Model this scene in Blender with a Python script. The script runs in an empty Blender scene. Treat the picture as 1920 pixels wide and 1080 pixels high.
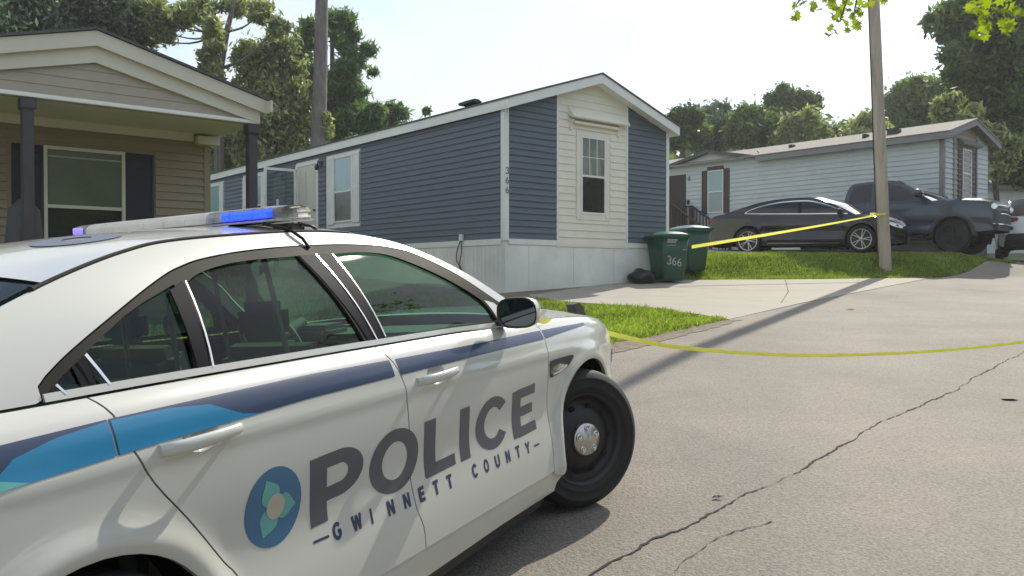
import bpy, bmesh, math, random
import numpy as np
from mathutils import Matrix, Vector
from mathutils.geometry import delaunay_2d_cdt
random.seed(7)
rng = np.random.default_rng(7)
sc = bpy.context.scene
COL = sc.collection
rad = math.radians

# ------------------------------------------------------------------ camera, sky, sun, exposure
CAM_H = 1.56
FPX = 1574.0                      # focal length in pixels of a 1920 px wide frame
cam_d = bpy.data.cameras.new('camera')
cam_d.sensor_width = 36.0
cam_d.lens = FPX / 1920.0 * 36.0
cam_d.clip_start = 0.05
cam_d.clip_end = 2000
cam = bpy.data.objects.new('camera', cam_d)
COL.objects.link(cam)
cam.location = (0, 0, CAM_H)
cam.rotation_euler = (rad(90) - math.atan(22 / FPX), 0, 0)
sc.camera = cam

SUN_BEARING, SUN_ELEV = 59.0, 40.0     # bearing measured from +X towards +Y
world = bpy.data.worlds.new('World')
sc.world = world
world.use_nodes = True
nt = world.node_tree
nt.nodes.clear()
N = nt.nodes.new
L = nt.links.new
out = N('ShaderNodeOutputWorld'); bg = N('ShaderNodeBackground')
sky = N('ShaderNodeTexSky'); sky.sky_type = 'NISHITA'; sky.sun_disc = False
sky.sun_elevation = rad(SUN_ELEV); sky.sun_rotation = rad(90 - SUN_BEARING)
sky.air_density = 1.0; sky.dust_density = 0.8; sky.ozone_density = 1.5
tc = N('ShaderNodeTexCoord'); mp = N('ShaderNodeMapping'); mp.inputs['Scale'].default_value = (1, 1, 2.2)
nz = N('ShaderNodeTexNoise'); nz.inputs['Scale'].default_value = 2.8; nz.inputs['Detail'].default_value = 6
rp = N('ShaderNodeValToRGB'); rp.color_ramp.elements[0].position = 0.40; rp.color_ramp.elements[1].position = 0.60; rp.color_ramp.elements[0].color = (0.18, 0.18, 0.18, 1)
mx = N('ShaderNodeMixRGB'); mx.inputs[2].default_value = (4.3, 4.5, 4.75, 1)
L(tc.outputs['Generated'], mp.inputs['Vector']); L(mp.outputs[0], nz.inputs['Vector'])
L(nz.outputs['Fac'], rp.inputs[0]); L(rp.outputs[0], mx.inputs[0]); L(sky.outputs[0], mx.inputs[1])
L(mx.outputs[0], bg.inputs['Color']); bg.inputs['Strength'].default_value = 0.125
L(bg.outputs[0], out.inputs['Surface'])

sun_d = bpy.data.lights.new('sun', 'SUN'); sun_d.energy = 3.1; sun_d.angle = rad(0.6); sun_d.color = (1.0, 0.93, 0.80)
sun = bpy.data.objects.new('sun', sun_d); COL.objects.link(sun)
sdir = Vector((math.cos(rad(SUN_BEARING)) * math.cos(rad(SUN_ELEV)), math.sin(rad(SUN_BEARING)) * math.cos(rad(SUN_ELEV)), math.sin(rad(SUN_ELEV))))
sun.rotation_euler = sdir.to_track_quat('Z', 'Y').to_euler()
sun.location = sdir * 60
sc.view_settings.view_transform = 'Standard'; sc.view_settings.look = 'None'
sc.view_settings.exposure = 0.80; sc.view_settings.gamma = 1.0; sc.view_settings.use_curve_mapping = False
sc.cycles.max_bounces = 8; sc.cycles.transparent_max_bounces = 16; sc.cycles.caustics_reflective = False; sc.cycles.caustics_refractive = False

def at(px, py, Y):
    """point at distance Y that the 1920x1080 frame shows at (px, py)"""
    a = math.atan(22 / FPX)
    dx = (px - 960) / FPX; du = (540 - py) / FPX
    d = Vector((dx, math.cos(a) + du * math.sin(a), -math.sin(a) + du * math.cos(a)))
    t = Y / d.y
    return Vector((d.x * t, Y, d.z * t + CAM_H))

# ------------------------------------------------------------------ materials
MATS = {}
def mat(name, col, rough=0.6, metal=0.0, var=0.0, vscale=3.0, bump=0.0, bscale=60.0, col2=None, stretch=None, coat=0.0, spec=0.5, detail=4.0, bdist=0.01, emit=None):
    m = bpy.data.materials.new(name); m.use_nodes = True; t = m.node_tree
    b = t.nodes['Principled BSDF']
    b.inputs['Base Color'].default_value = (*col, 1); b.inputs['Roughness'].default_value = rough; b.inputs['Metallic'].default_value = metal
    b.inputs['Specular IOR Level'].default_value = spec; b.inputs['Coat Weight'].default_value = coat; b.inputs['Coat Roughness'].default_value = 0.05
    g = t.nodes.new('ShaderNodeNewGeometry'); vec = g.outputs['Position']
    if stretch:
        q = t.nodes.new('ShaderNodeMapping'); q.inputs['Scale'].default_value = stretch; t.links.new(vec, q.inputs[0]); vec = q.outputs[0]
    if var or col2:
        n = t.nodes.new('ShaderNodeTexNoise'); n.inputs['Scale'].default_value = vscale; n.inputs['Detail'].default_value = detail; n.inputs['Roughness'].default_value = 0.65
        t.links.new(vec, n.inputs['Vector'])
        r = t.nodes.new('ShaderNodeValToRGB'); r.color_ramp.elements[0].position = 0.32; r.color_ramp.elements[1].position = 0.68
        c2 = col2 or tuple(min(1, c * (1 + var)) for c in col); c1 = tuple(c * (1 - var) for c in col)
        r.color_ramp.elements[0].color = (*c1, 1); r.color_ramp.elements[1].color = (*c2, 1)
        t.links.new(n.outputs['Fac'], r.inputs[0]); t.links.new(r.outputs[0], b.inputs['Base Color'])
        n3 = t.nodes.new('ShaderNodeMapRange'); n3.inputs[3].default_value = max(0.02, rough - 0.08); n3.inputs[4].default_value = min(1, rough + 0.08)
        t.links.new(n.outputs['Fac'], n3.inputs[0]); t.links.new(n3.outputs[0], b.inputs['Roughness'])
    if bump:
        n2 = t.nodes.new('ShaderNodeTexNoise'); n2.inputs['Scale'].default_value = bscale; n2.inputs['Detail'].default_value = 3; t.links.new(vec, n2.inputs['Vector'])
        bp = t.nodes.new('ShaderNodeBump'); bp.inputs['Strength'].default_value = bump; bp.inputs['Distance'].default_value = bdist
        t.links.new(n2.outputs['Fac'], bp.inputs['Height']); t.links.new(bp.outputs[0], b.inputs['Normal'])
    if emit:
        b.inputs['Emission Color'].default_value = (*emit[0], 1); b.inputs['Emission Strength'].default_value = emit[1]
    MATS[name] = m
    return m

def mat_glass(name, tint, rough=0.02, refl=1.0):
    m = bpy.data.materials.new(name); m.use_nodes = True; t = m.node_tree; t.nodes.clear()
    o = t.nodes.new('ShaderNodeOutputMaterial'); tr = t.nodes.new('ShaderNodeBsdfTransparent'); gl = t.nodes.new('ShaderNodeBsdfGlossy')
    tr.inputs[0].default_value = (*tint, 1); gl.inputs['Roughness'].default_value = rough; gl.inputs['Color'].default_value = (1, 1, 1, 1)
    f = t.nodes.new('ShaderNodeFresnel'); f.inputs[0].default_value = 1.5
    mu = t.nodes.new('ShaderNodeMath'); mu.operation = 'MULTIPLY'; mu.inputs[1].default_value = refl
    mx = t.nodes.new('ShaderNodeMixShader')
    t.links.new(f.outputs[0], mu.inputs[0]); t.links.new(mu.outputs[0], mx.inputs[0]); t.links.new(tr.outputs[0], mx.inputs[1]); t.links.new(gl.outputs[0], mx.inputs[2])
    t.links.new(mx.outputs[0], o.inputs[0]); MATS[name] = m
    return m

def mat_leaf(name, dark, light, trans=0.35, cl=0.8, tcol=None, spec=0.3):
    m = bpy.data.materials.new(name); m.use_nodes = True; t = m.node_tree
    b = t.nodes['Principled BSDF']; b.inputs['Roughness'].default_value = 0.5; b.inputs['Specular IOR Level'].default_value = spec
    o = t.nodes['Material Output']
    g = t.nodes.new('ShaderNodeNewGeometry'); n = t.nodes.new('ShaderNodeTexNoise'); n.inputs['Scale'].default_value = cl; n.inputs['Detail'].default_value = 2
    t.links.new(g.outputs['Position'], n.inputs['Vector'])
    ad = t.nodes.new('ShaderNodeMath'); ad.operation = 'MULTIPLY_ADD'; ad.inputs[1].default_value = 0.55
    t.links.new(g.outputs['Random Per Island'], ad.inputs[0])
    s = t.nodes.new('ShaderNodeMath'); s.operation = 'MULTIPLY'; s.inputs[1].default_value = 0.6; t.links.new(n.outputs['Fac'], s.inputs[0]); t.links.new(s.outputs[0], ad.inputs[2])
    r = t.nodes.new('ShaderNodeValToRGB'); r.color_ramp.elements[0].position = 0.2; r.color_ramp.elements[1].position = 0.85
    r.color_ramp.elements[0].color = (*dark, 1); r.color_ramp.elements[1].color = (*light, 1)
    t.links.new(ad.outputs[0], r.inputs[0]); t.links.new(r.outputs[0], b.inputs['Base Color'])
    tl = t.nodes.new('ShaderNodeBsdfTranslucent'); mx = t.nodes.new('ShaderNodeMixShader'); mx.inputs[0].default_value = trans
    hs = t.nodes.new('ShaderNodeMixRGB'); hs.blend_type = 'MULTIPLY'; hs.inputs[0].default_value = 1; hs.inputs[2].default_value = (*(tcol or (1.5, 1.6, 0.6)), 1)
    t.links.new(r.outputs[0], hs.inputs[1]); t.links.new(hs.outputs[0], tl.inputs[0])
    t.links.new(b.outputs[0], mx.inputs[1]); t.links.new(tl.outputs[0], mx.inputs[2]); t.links.new(mx.outputs[0], o.inputs[0])
    MATS[name] = m
    return m

# ------------------------------------------------------------------ object helpers
def empty(name, loc=(0, 0, 0), rz=0.0, label=None, cat=None, group=None, matrix=None):
    o = bpy.data.objects.new(name, None); o.empty_display_size = 0.2; COL.objects.link(o)
    if matrix is not None: o.matrix_world = matrix
    else: o.location = loc; o.rotation_euler = (0, 0, rz)
    tag(o, label, cat, group); return o
def tag(o, label=None, cat=None, group=None, kind=None):
    if label: o['label'] = label
    if cat: o['category'] = cat
    if group: o['group'] = group
    if kind: o['kind'] = kind
    return o
def link(name, me, parent=None, m=None, loc=None):
    o = bpy.data.objects.new(name, me); COL.objects.link(o)
    if m is not None and len(me.materials) == 0: me.materials.append(m)
    if parent is not None: o.parent = parent
    if loc is not None: o.location = loc
    return o
def fast_mesh(name, V, F, smooth=False):
    V = np.asarray(V, dtype=np.float32).reshape(-1, 3); F = np.asarray(F, dtype=np.int32); k = F.shape[1]
    me = bpy.data.meshes.new(name); me.vertices.add(len(V)); me.vertices.foreach_set('co', V.ravel())
    me.loops.add(F.size); me.loops.foreach_set('vertex_index', F.ravel())
    me.polygons.add(len(F)); me.polygons.foreach_set('loop_start', np.arange(0, F.size, k, dtype=np.int32)); me.polygons.foreach_set('loop_total', np.full(len(F), k, dtype=np.int32))
    if smooth: me.polygons.foreach_set('use_smooth', np.ones(len(F), dtype=bool))
    me.update(calc_edges=True); me.validate(); return me
def py_mesh(name, V, F, smooth=False):
    me = bpy.data.meshes.new(name); me.from_pydata([tuple(v) for v in V], [], [tuple(f) for f in F])
    if smooth:
        for p in me.polygons: p.use_smooth = True
    me.update(); return me

class MB:
    """collects shapes into one mesh"""
    def __init__(s): s.V = []; s.F = []; s.S = []
    def add(s, V, F, smooth=False):
        b = len(s.V); s.V += [tuple(v) for v in V]; s.F += [tuple(i + b for i in f) for f in F]; s.S += [smooth] * len(F); return s
    def box(s, c, size, rot=None, bev=0.0, taper=1.0):
        x, y, z = [k / 2 for k in size]
        bm = bmesh.new(); bmesh.ops.create_cube(bm, size=1)
        for v in bm.verts:
            k = taper if v.co.z > 0 else 1.0
            v.co = Vector((v.co.x * 2 * x * k, v.co.y * 2 * y * k, v.co.z * 2 * z))
        if bev: bmesh.ops.bevel(bm, geom=bm.edges[:], offset=bev, segments=2, affect='EDGES', clamp_overlap=True)
        M = Matrix.Translation(c) @ (rot.to_4x4() if rot is not None else Matrix())
        bm.verts.index_update(); s.add([M @ v.co for v in bm.verts], [[v.index for v in f.verts] for f in bm.faces]); bm.free(); return s
    def tube(s, path, r, n=8, cap=True, smooth=True):
        P = [Vector(p) for p in path]; R = r if isinstance(r, (list, tuple)) else [r] * len(P); V = []; F = []
        ref = Vector((0, 0, 1))
        for i, p in enumerate(P):
            d = (P[min(i + 1, len(P) - 1)] - P[max(i - 1, 0)])
            if d.length < 1e-9: d = Vector((0, 0, 1))
            d.normalize(); u = d.cross(ref)
            if u.length < 1e-3: u = d.cross(Vector((1, 0, 0)))
            u.normalize(); w = d.cross(u)
            for k in range(n):
                a = 2 * math.pi * k / n; V.append(p + (u * math.cos(a) + w * math.sin(a)) * R[i])
        for i in range(len(P) - 1):
            for k in range(n): F.append((i * n + k, i * n + (k + 1) % n, (i + 1) * n + (k + 1) % n, (i + 1) * n + k))
        s.add(V, F, smooth)
        if cap: s.add(V[:n], [tuple(range(n))]); s.add(V[-n:], [tuple(range(n - 1, -1, -1))])
        return s
    def lathe(s, prof, n=32, M=None, smooth=True):
        """prof: (r, y) pairs turned round the local y axis"""
        V = []; F = []; k = len(prof); M = M or Matrix()
        for j in range(n):
            a = 2 * math.pi * j / n
            for r, y in prof: V.append(M @ Vector((r * math.cos(a), y, r * math.sin(a))))
        for j in range(n):
            for i in range(k - 1): F.append((j * k + i, j * k + i + 1, ((j + 1) % n) * k + i + 1, ((j + 1) % n) * k + i))
        return s.add(V, F, smooth)
    def prism(s, poly, o, u, v, w, depth):
        """polygon in the (u, v) plane at o, extruded by depth along w"""
        o = Vector(o); u = Vector(u); v = Vector(v); w = Vector(w); n = len(poly)
        A = [o + u * a + v * b for a, b in poly]; B = [p + w * depth for p in A]
        F = [tuple(range(n)), tuple(range(2 * n - 1, n - 1, -1))] + [(i, n + i, n + (i + 1) % n, (i + 1) % n) for i in range(n)]
        return s.add(A + B, F)
    def build(s, name, m, parent=None, fix=True):
        me = py_mesh(name, s.V, s.F)
        for p, q in zip(me.polygons, s.S): p.use_smooth = q
        if fix:
            bm = bmesh.new(); bm.from_mesh(me); bmesh.ops.recalc_face_normals(bm, faces=bm.faces[:]); bm.to_mesh(me); bm.free()
        return link(name, me, parent, m)

def inside(P, poly):
    poly = np.asarray(poly, float); P = np.asarray(P, float); x, y = P[:, 0], P[:, 1]; r = np.zeros(len(P), bool); j = len(poly) - 1
    for i in range(len(poly)):
        xi, yi = poly[i]; xj, yj = poly[j]
        c = (yi > y) != (yj > y)
        with np.errstate(divide='ignore', invalid='ignore'): xx = (xj - xi) * (y - yi) / (yj - yi + 1e-15) + xi
        r ^= c & (x < xx); j = i
    return r
def densify(poly, step, closed=True):
    o = []; n = len(poly)
    for i in range(n if closed else n - 1):
        a = np.array(poly[i], float); b = np.array(poly[(i + 1) % n], float); k = max(1, int(math.ceil(np.linalg.norm(b - a) / step)))
        for j in range(k): o.append(tuple(a + (b - a) * j / k))
    if not closed: o.append(tuple(poly[-1]))
    return o
def smooth_line(pts, k=6):
    """Catmull-Rom through the points"""
    P = [np.array(p, float) for p in pts]; P = [2 * P[0] - P[1]] + P + [2 * P[-1] - P[-2]]; o = []
    for i in range(1, len(P) - 2):
        for j in range(k):
            t = j / k; a, b, c, d = P[i - 1], P[i], P[i + 1], P[i + 2]
            o.append(tuple(0.5 * (2 * b + (c - a) * t + (2 * a - 5 * b + 4 * c - d) * t * t + (3 * b - 3 * c + d - a) * t ** 3)))
    o.append(tuple(P[-2])); return o
def fill(polys, step, holes=(), union=False):
    """triangulate the area of polygons with inner points; returns 2D verts, tris, boundary loops"""
    loops = [densify(p, step) for p in polys] + [densify(h, step) for h in holes]
    V = []; E = []
    for lp in loops:
        b = len(V); V += lp; E += [(b + i, b + (i + 1) % len(lp)) for i in range(len(lp))]
    A = np.array(V); lo = A.min(0); hi = A.max(0)
    gx = np.arange(lo[0] + step / 2, hi[0], step); gy = np.arange(lo[1] + step / 2, hi[1], step * 0.866)
    G = np.array([(x + (0.5 * step if j % 2 else 0), y) for j, y in enumerate(gy) for x in gx]).reshape(-1, 2)
    if len(G):
        k = np.zeros(len(G), bool)
        for p in polys: k |= inside(G, p)
        for h in holes: k &= ~inside(G, h)
        G = G[k]
        if len(G):
            d = np.full(len(G), 9.0)
            for i in range(0, len(A), 400): d = np.minimum(d, np.sqrt(((G[:, None, :] - A[None, i:i + 400]) ** 2).sum(-1)).min(1))
            G = G[d > step * 0.45]
    pts = [Vector(v) for v in V] + [Vector(g) for g in G]
    r = delaunay_2d_cdt(pts, E, [], 0, 1e-7)
    v2 = np.array([tuple(v) for v in r[0]]); tr = np.array([f for f in r[2] if len(f) == 3])
    c = v2[tr].mean(1); k = np.zeros(len(c), bool)
    for p in polys: k |= inside(c, p)
    for h in holes: k &= ~inside(c, h)
    tr = tr[k]
    a, b, cc = v2[tr[:, 0]], v2[tr[:, 1]], v2[tr[:, 2]]
    ar = (b[:, 0] - a[:, 0]) * (cc[:, 1] - a[:, 1]) - (b[:, 1] - a[:, 1]) * (cc[:, 0] - a[:, 0])
    tr[ar < 0] = tr[ar < 0][:, ::-1]; tr = tr[np.abs(ar) > 1e-9]
    used = np.unique(tr); mpp = -np.ones(len(v2), int); mpp[used] = np.arange(len(used)); return v2[used], mpp[tr]
def sheet(name, polys, step, surf, m, parent=None, holes=(), rim=None, flip=False, smooth=True):
    """2D polygons mapped by surf(P) -> (n, 3); rim = vector by which the open edge is turned in"""
    v, t = fill(polys, step, holes); W = surf(v)
    if flip: t = t[:, ::-1]
    V = [tuple(w) for w in W]; F = [tuple(int(i) for i in f) for f in t]; S = [smooth] * len(F)
    if rim is not None:
        cnt = {}
        for f in F:
            for i in range(3): cnt[(f[i], f[(i + 1) % 3])] = 1
        bd = [e for e in cnt if (e[1], e[0]) not in cnt]
        for a, b in bd:
            k = len(V); V += [V[a], V[b], tuple(np.array(V[b]) + rim), tuple(np.array(V[a]) + rim)]; F.append((k + 1, k, k + 3, k + 2)); S.append(False)
    me = py_mesh(name, V, F)
    me.polygons.foreach_set('use_smooth', S)
    if smooth:
        e = 0.002; nn = np.cross(surf(v + [e, 0]) - surf(v - [e, 0]), surf(v + [0, e]) - surf(v - [0, e])); nn /= np.linalg.norm(nn, axis=1)[:, None] + 1e-12
        if flip: nn = -nn
        nl = []
        for p in me.polygons:
            if p.use_smooth: nl += [tuple(nn[i]) for i in p.vertices]
            else: nl += [tuple(p.normal)] * p.loop_total
        me.normals_split_custom_set(nl)
    return link(name, me, parent, m)

# ------------------------------------------------------------------ ground shape
def sm(t): t = np.clip(t, 0, 1); return t * t * (3 - 2 * t)
FW = np.array([0.459, 0.888]); LF = np.array([-0.888, 0.459])      # police car axes on the ground
def ground(x, y):
    x = np.asarray(x, float); y = np.asarray(y, float)
    yy = np.where(y < 28, y, 28 + 12 * (1 - np.exp(-(y - 28) / 12.0))); yy = np.where(yy > -8, yy, -8 - 10 * (1 - np.exp((yy + 8) / 10.0)))
    z = 0.0755 * yy
    q = (x + 0.32) * LF[0] + (y - 3.15) * LF[1]
    z = z - 0.138 * sm((q - 0.25) / 1.1) * (1 - sm((y - 7) / 3.0)) * (1 - sm((q - 4) / 3))
    edge = 19.36 + (x - 4.06) * 0.105
    bank = sm((y - edge - 0.05) / 1.5)
    hgt = 0.50 * (1 - sm((x - 11.2) / 2.2)) + 0.20 * sm((x - 11.2) / 2.2)
    z = z + hgt * bank * sm((x - 3.6) / 0.5) * (1 - 0.9 * sm((y - 24) / 4)) 
    return z
def gsurf(off): return lambda P: np.column_stack([P[:, 0], P[:, 1], ground(P[:, 0], P[:, 1]) + off])

# ------------------------------------------------------------------ surface materials
def mat_asphalt():
    m = mat('asphalt', (0.17, 0.155, 0.13), 0.85); t = m.node_tree; b = t.nodes['Principled BSDF']; g = t.nodes['Geometry']
    n1 = t.nodes.new('ShaderNodeTexNoise'); n1.inputs['Scale'].default_value = 55; n1.inputs['Detail'].default_value = 3; n1.inputs['Roughness'].default_value = 0.75
    v = t.nodes.new('ShaderNodeTexVoronoi'); v.inputs['Scale'].default_value = 75
    n2 = t.nodes.new('ShaderNodeTexNoise'); n2.inputs['Scale'].default_value = 0.55; n2.inputs['Detail'].default_value = 7; n2.inputs['Roughness'].default_value = 0.62
    for n in (n1, v, n2): t.links.new(g.outputs['Position'], n.inputs['Vector'])
    r = t.nodes.new('ShaderNodeValToRGB'); e = r.color_ramp.elements
    e[0].position = 0.33; e[0].color = (0.145, 0.131, 0.110, 1); e[1].position = 0.70; e[1].color = (0.315, 0.285, 0.240, 1)
    x = e.new(0.5); x.color = (0.225, 0.20, 0.165, 1)
    t.links.new(n1.outputs['Fac'], r.inputs[0])
    r2 = t.nodes.new('ShaderNodeValToRGB'); r2.color_ramp.elements[0].position = 0.3; r2.color_ramp.elements[1].position = 0.72
    r2.color_ramp.elements[0].color = (0.66, 0.67, 0.70, 1); r2.color_ramp.elements[1].color = (1.12, 1.1, 1.06, 1)
    t.links.new(n2.outputs['Fac'], r2.inputs[0])
    mx = t.nodes.new('ShaderNodeMixRGB'); mx.blend_type = 'MULTIPLY'; mx.inputs[0].default_value = 1
    t.links.new(r.outputs[0], mx.inputs[1]); t.links.new(r2.outputs[0], mx.inputs[2]); t.links.new(mx.outputs[0], b.inputs['Base Color'])
    a = t.nodes.new('ShaderNodeMath'); a.operation = 'SUBTRACT'; t.links.new(n1.outputs['Fac'], a.inputs[0]); t.links.new(v.outputs['Distance'], a.inputs[1])
    bp = t.nodes.new('ShaderNodeBump'); bp.inputs['Strength'].default_value = 0.5; bp.inputs['Distance'].default_value = 0.007
    t.links.new(a.outputs[0], bp.inputs['Height']); t.links.new(bp.outputs[0], b.inputs['Normal'])
    return m
mat_asphalt()
mat('soil', (0.06, 0.075, 0.03), 0.95, var=0.35, vscale=1.5, bump=0.5, bscale=20, bdist=0.03, col2=(0.12, 0.15, 0.05))
mat('dirt', (0.17, 0.135, 0.10), 0.95, var=0.4, vscale=9, bump=0.8, bscale=40, bdist=0.02)
mat('concrete', (0.31, 0.285, 0.235), 0.85, var=0.10, vscale=1.6, bump=0.15, bscale=90, detail=8)
mat('crack', (0.022, 0.02, 0.018), 0.95)
mat('white_trim', (0.76, 0.77, 0.73), 0.5, var=0.06, vscale=2)
mat('cream_siding', (0.76, 0.74, 0.62), 0.5, var=0.05, vscale=2)
mat('blue_siding', (0.100, 0.124, 0.150), 0.55, var=0.07, vscale=1.5, bump=0.08, bscale=25, stretch=(1, 1, 6))
mat('skirting', (0.74, 0.75, 0.70), 0.55, var=0.12, vscale=0.9, detail=7, col2=(0.84, 0.85, 0.79))
mat('tan_siding', (0.28, 0.225, 0.15), 0.6, var=0.06, vscale=2, bump=0.08, bscale=25, stretch=(1, 1, 6))
mat('taupe_siding', (0.36, 0.325, 0.26), 0.6, var=0.05, vscale=2)
mat('tan_trim', (0.60, 0.57, 0.47), 0.55, var=0.05, vscale=2)
mat('grey_siding', (0.50, 0.54, 0.53), 0.6, var=0.06, vscale=2)
mat('grey_trim', (0.20, 0.20, 0.20), 0.6, var=0.1, vscale=3)
mat('shingle', (0.10, 0.10, 0.10), 0.95, var=0.35, vscale=14, bump=0.6, bscale=50, stretch=(1, 1, 3))
mat('light_shingle', (0.26, 0.24, 0.21), 0.95, var=0.2, vscale=10, bump=0.6, bscale=50)
mat('dark_post', (0.055, 0.05, 0.055), 0.6, var=0.15, vscale=6)
mat('navy_shutter', (0.012, 0.015, 0.028), 0.5)
mat('brown_shutter', (0.055, 0.035, 0.035), 0.55)
mat('brown_wood', (0.06, 0.035, 0.03), 0.7, var=0.3, vscale=10, stretch=(1, 1, 0.2))
mat('door_white', (0.60, 0.58, 0.50), 0.45)
mat('door_dark', (0.03, 0.018, 0.02), 0.5)
mat('window_teal', (0.27, 0.42, 0.42), 0.12, var=0.06, spec=0.8)
mat('window_dark', (0.035, 0.04, 0.035), 0.08, var=0.3, vscale=4, spec=0.8)
mat('window_green', (0.11, 0.135, 0.085), 0.2, var=0.12, vscale=2.2, spec=0.6)
mat('curtain', (0.20, 0.22, 0.18), 0.7, var=0.5, vscale=14, stretch=(1, 1, 0.15))
mat('blinds', (0.34, 0.38, 0.36), 0.6)
mat('black_metal', (0.012, 0.012, 0.013), 0.4)
mat('dark_plastic', (0.018, 0.018, 0.019), 0.45, var=0.1, vscale=8)
mat_glass('window_glass', (0.72, 0.78, 0.74), 0.02, 1.0)

# ------------------------------------------------------------------ the ground, the road, the drive
gx = np.unique(np.concatenate([np.linspace(-420, -30, 27), np.arange(-30, 30.1, 0.5), np.linspace(30, 420, 27)]))
gy = np.unique(np.concatenate([np.linspace(-420, -14, 27), np.arange(-14, 40.1, 0.4), np.linspace(40, 600, 37)]))
X, Y = np.meshgrid(gx, gy); Z = ground(X.ravel(), Y.ravel()) - 0.035
i = np.arange(len(gy) - 1)[:, None] * len(gx) + np.arange(len(gx) - 1)[None, :]; i = i.ravel()
tag(link('ground', fast_mesh('ground', np.column_stack([X.ravel(), Y.ravel(), Z]), np.column_stack([i, i + 1, i + 1 + len(gx), i + len(gx)]), True), None, MATS['soil']), kind='structure')

def ragged(p, amp, step=0.12):
    o = []
    for k, (a, b) in enumerate(densify(p, step, False)):
        o.append((a + random.uniform(-amp, amp), b + random.uniform(-amp, amp)))
    return o
road_left = [(-13, -9), (-6.2, 0.2), (-1.9, 5.8), (0.2, 8.5)] + ragged([(1.25, 9.75), (1.87, 10.5), (2.43, 11.2), (3.15, 12.15)], 0.035) + [(4.93, 14.33), (9.97, 19.95), (11.2, 20.6)] + ragged([(13.4, 22.3), (15.5, 24.8)], 0.05) + [(22, 32), (30, 40)]
road_poly = road_left + [(52, 34), (30, 10), (16, -9)]
fine = [(a, b) for a, b in road_poly]
tag(sheet('road', [fine], 0.45, gsurf(0.012), MATS['asphalt']), kind='structure')
drive_poly = ragged([(0.3, 15.75), (0.42, 14.95), (1.1, 14.5), (1.95, 13.98), (2.5, 13.35), (2.85, 12.75), (3.15, 12.17)], 0.02) + [(4.93, 14.35), (9.97, 19.97), (6.69, 19.5), (4.06, 19.33), (3.3, 19.0), (1.98, 18.15)]
tag(sheet('driveway', [drive_poly], 0.35, gsurf(0.018), MATS['concrete'], rim=(0, 0, -0.08)), kind='structure')
# joint in the slab, and the crack that runs the length of the road
def ribbon(name, path, w, m, off=0.016, jit=0.0, step=0.04, amp=0.0):
    P = densify(path, step, False); V = []; F = []
    ph = rng.random(4) * 6
    for k, p in enumerate(P):
        a = np.array(P[max(k - 1, 0)]); b = np.array(P[min(k + 1, len(P) - 1)]); d = b - a; d /= np.linalg.norm(d) + 1e-9; nrm = np.array([-d[1], d[0]])
        s = k * step
        wob = amp * (math.sin(s * 2.1 + ph[0]) + 0.6 * math.sin(s * 5.3 + ph[1]) + 0.5 * math.sin(s * 13.7 + ph[2]) + random.uniform(-0.6, 0.6))
        ww = w * max(0.12, 1 + jit * random.uniform(-1, 1.0) + jit * 0.6 * math.sin(s * 3.1 + ph[3]))
        for q in (-1, 1): V.append(np.array(p) + nrm * (wob + q * ww / 2))
    V = np.array(V); V = np.column_stack([V, ground(V[:, 0], V[:, 1]) + off])
    F = [(2 * k, 2 * k + 1, 2 * k + 3, 2 * k + 2) for k in range(len(P) - 1)]
    return link(name, py_mesh(name, V, F), None, m)
tag(ribbon('road_crack', [(-0.6, 2.4), (0.314, 3.514), (0.666, 3.941), (0.936, 4.193), (1.294, 4.613), (1.702, 5.011), (2.136, 5.497), (2.647, 6.085), (3.243, 6.703), (3.787, 7.238), (4.618, 8.155), (5.65, 9.301), (7.28, 11.1), (11, 15.6)], 0.009, MATS['crack'], off=0.0165, jit=0.7, amp=0.012), kind='structure')
tag(ribbon('road_crack', [(0.70, 3.6), (0.923, 3.91), (1.086, 4.053), (1.3, 4.2)], 0.004, MATS['crack'], off=0.0165, jit=0.9, amp=0.010), kind='structure')
tag(ribbon('driveway_joint', [(4.6, 14.35), (5.4, 16.4), (6.3, 19.35)], 0.012, MATS['crack'], off=0.0225, jit=0.2, step=0.2), kind='structure')
tag(ribbon('driveway_joint', [(2.2, 18.1), (5.0, 16.6), (6.9, 16.75)], 0.010, MATS['crack'], off=0.0225, jit=0.2, step=0.2), kind='structure')
tag(sheet('dirt_shoulder', [ragged([(-0.5, 7.9), (0.6, 8.7), (1.55, 9.75), (2.1, 10.5), (2.75, 11.3), (3.3, 12.1)], 0.04, 0.15) + ragged([(3.05, 12.1), (2.3, 11.25), (1.7, 10.55), (1.1, 9.95), (-0.6, 8.6)], 0.04, 0.15)], 0.2, gsurf(0.017), MATS['dirt']), kind='structure')
tag(sheet('driveway', [[(-9.5, 1.5), (-3.4, 2.2), (-1.2, 7.2), (-3.2, 9.8), (-8.5, 6.0)]], 0.5, gsurf(0.014), MATS['concrete']), kind='structure')  # unseen pale slab, added to bounce sunlight up under the tan house's eaves
tag(sheet('dirt_strip', [[(-0.6, 15.9), (0.3, 15.0), (0.42, 15.6), (1.98, 18.1), (3.3, 18.97), (4.2, 19.3), (4.0, 19.75), (-0.1, 16.45)]], 0.3, gsurf(0.0), MATS['dirt']), kind='structure')
tag(sheet('parking_pad', [[(3.6, 21.2), (13.2, 21.15), (14.5, 24.2), (12, 25.5), (4, 25.5)]], 0.5, gsurf(0.004), MATS['concrete']), kind='structure')

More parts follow.
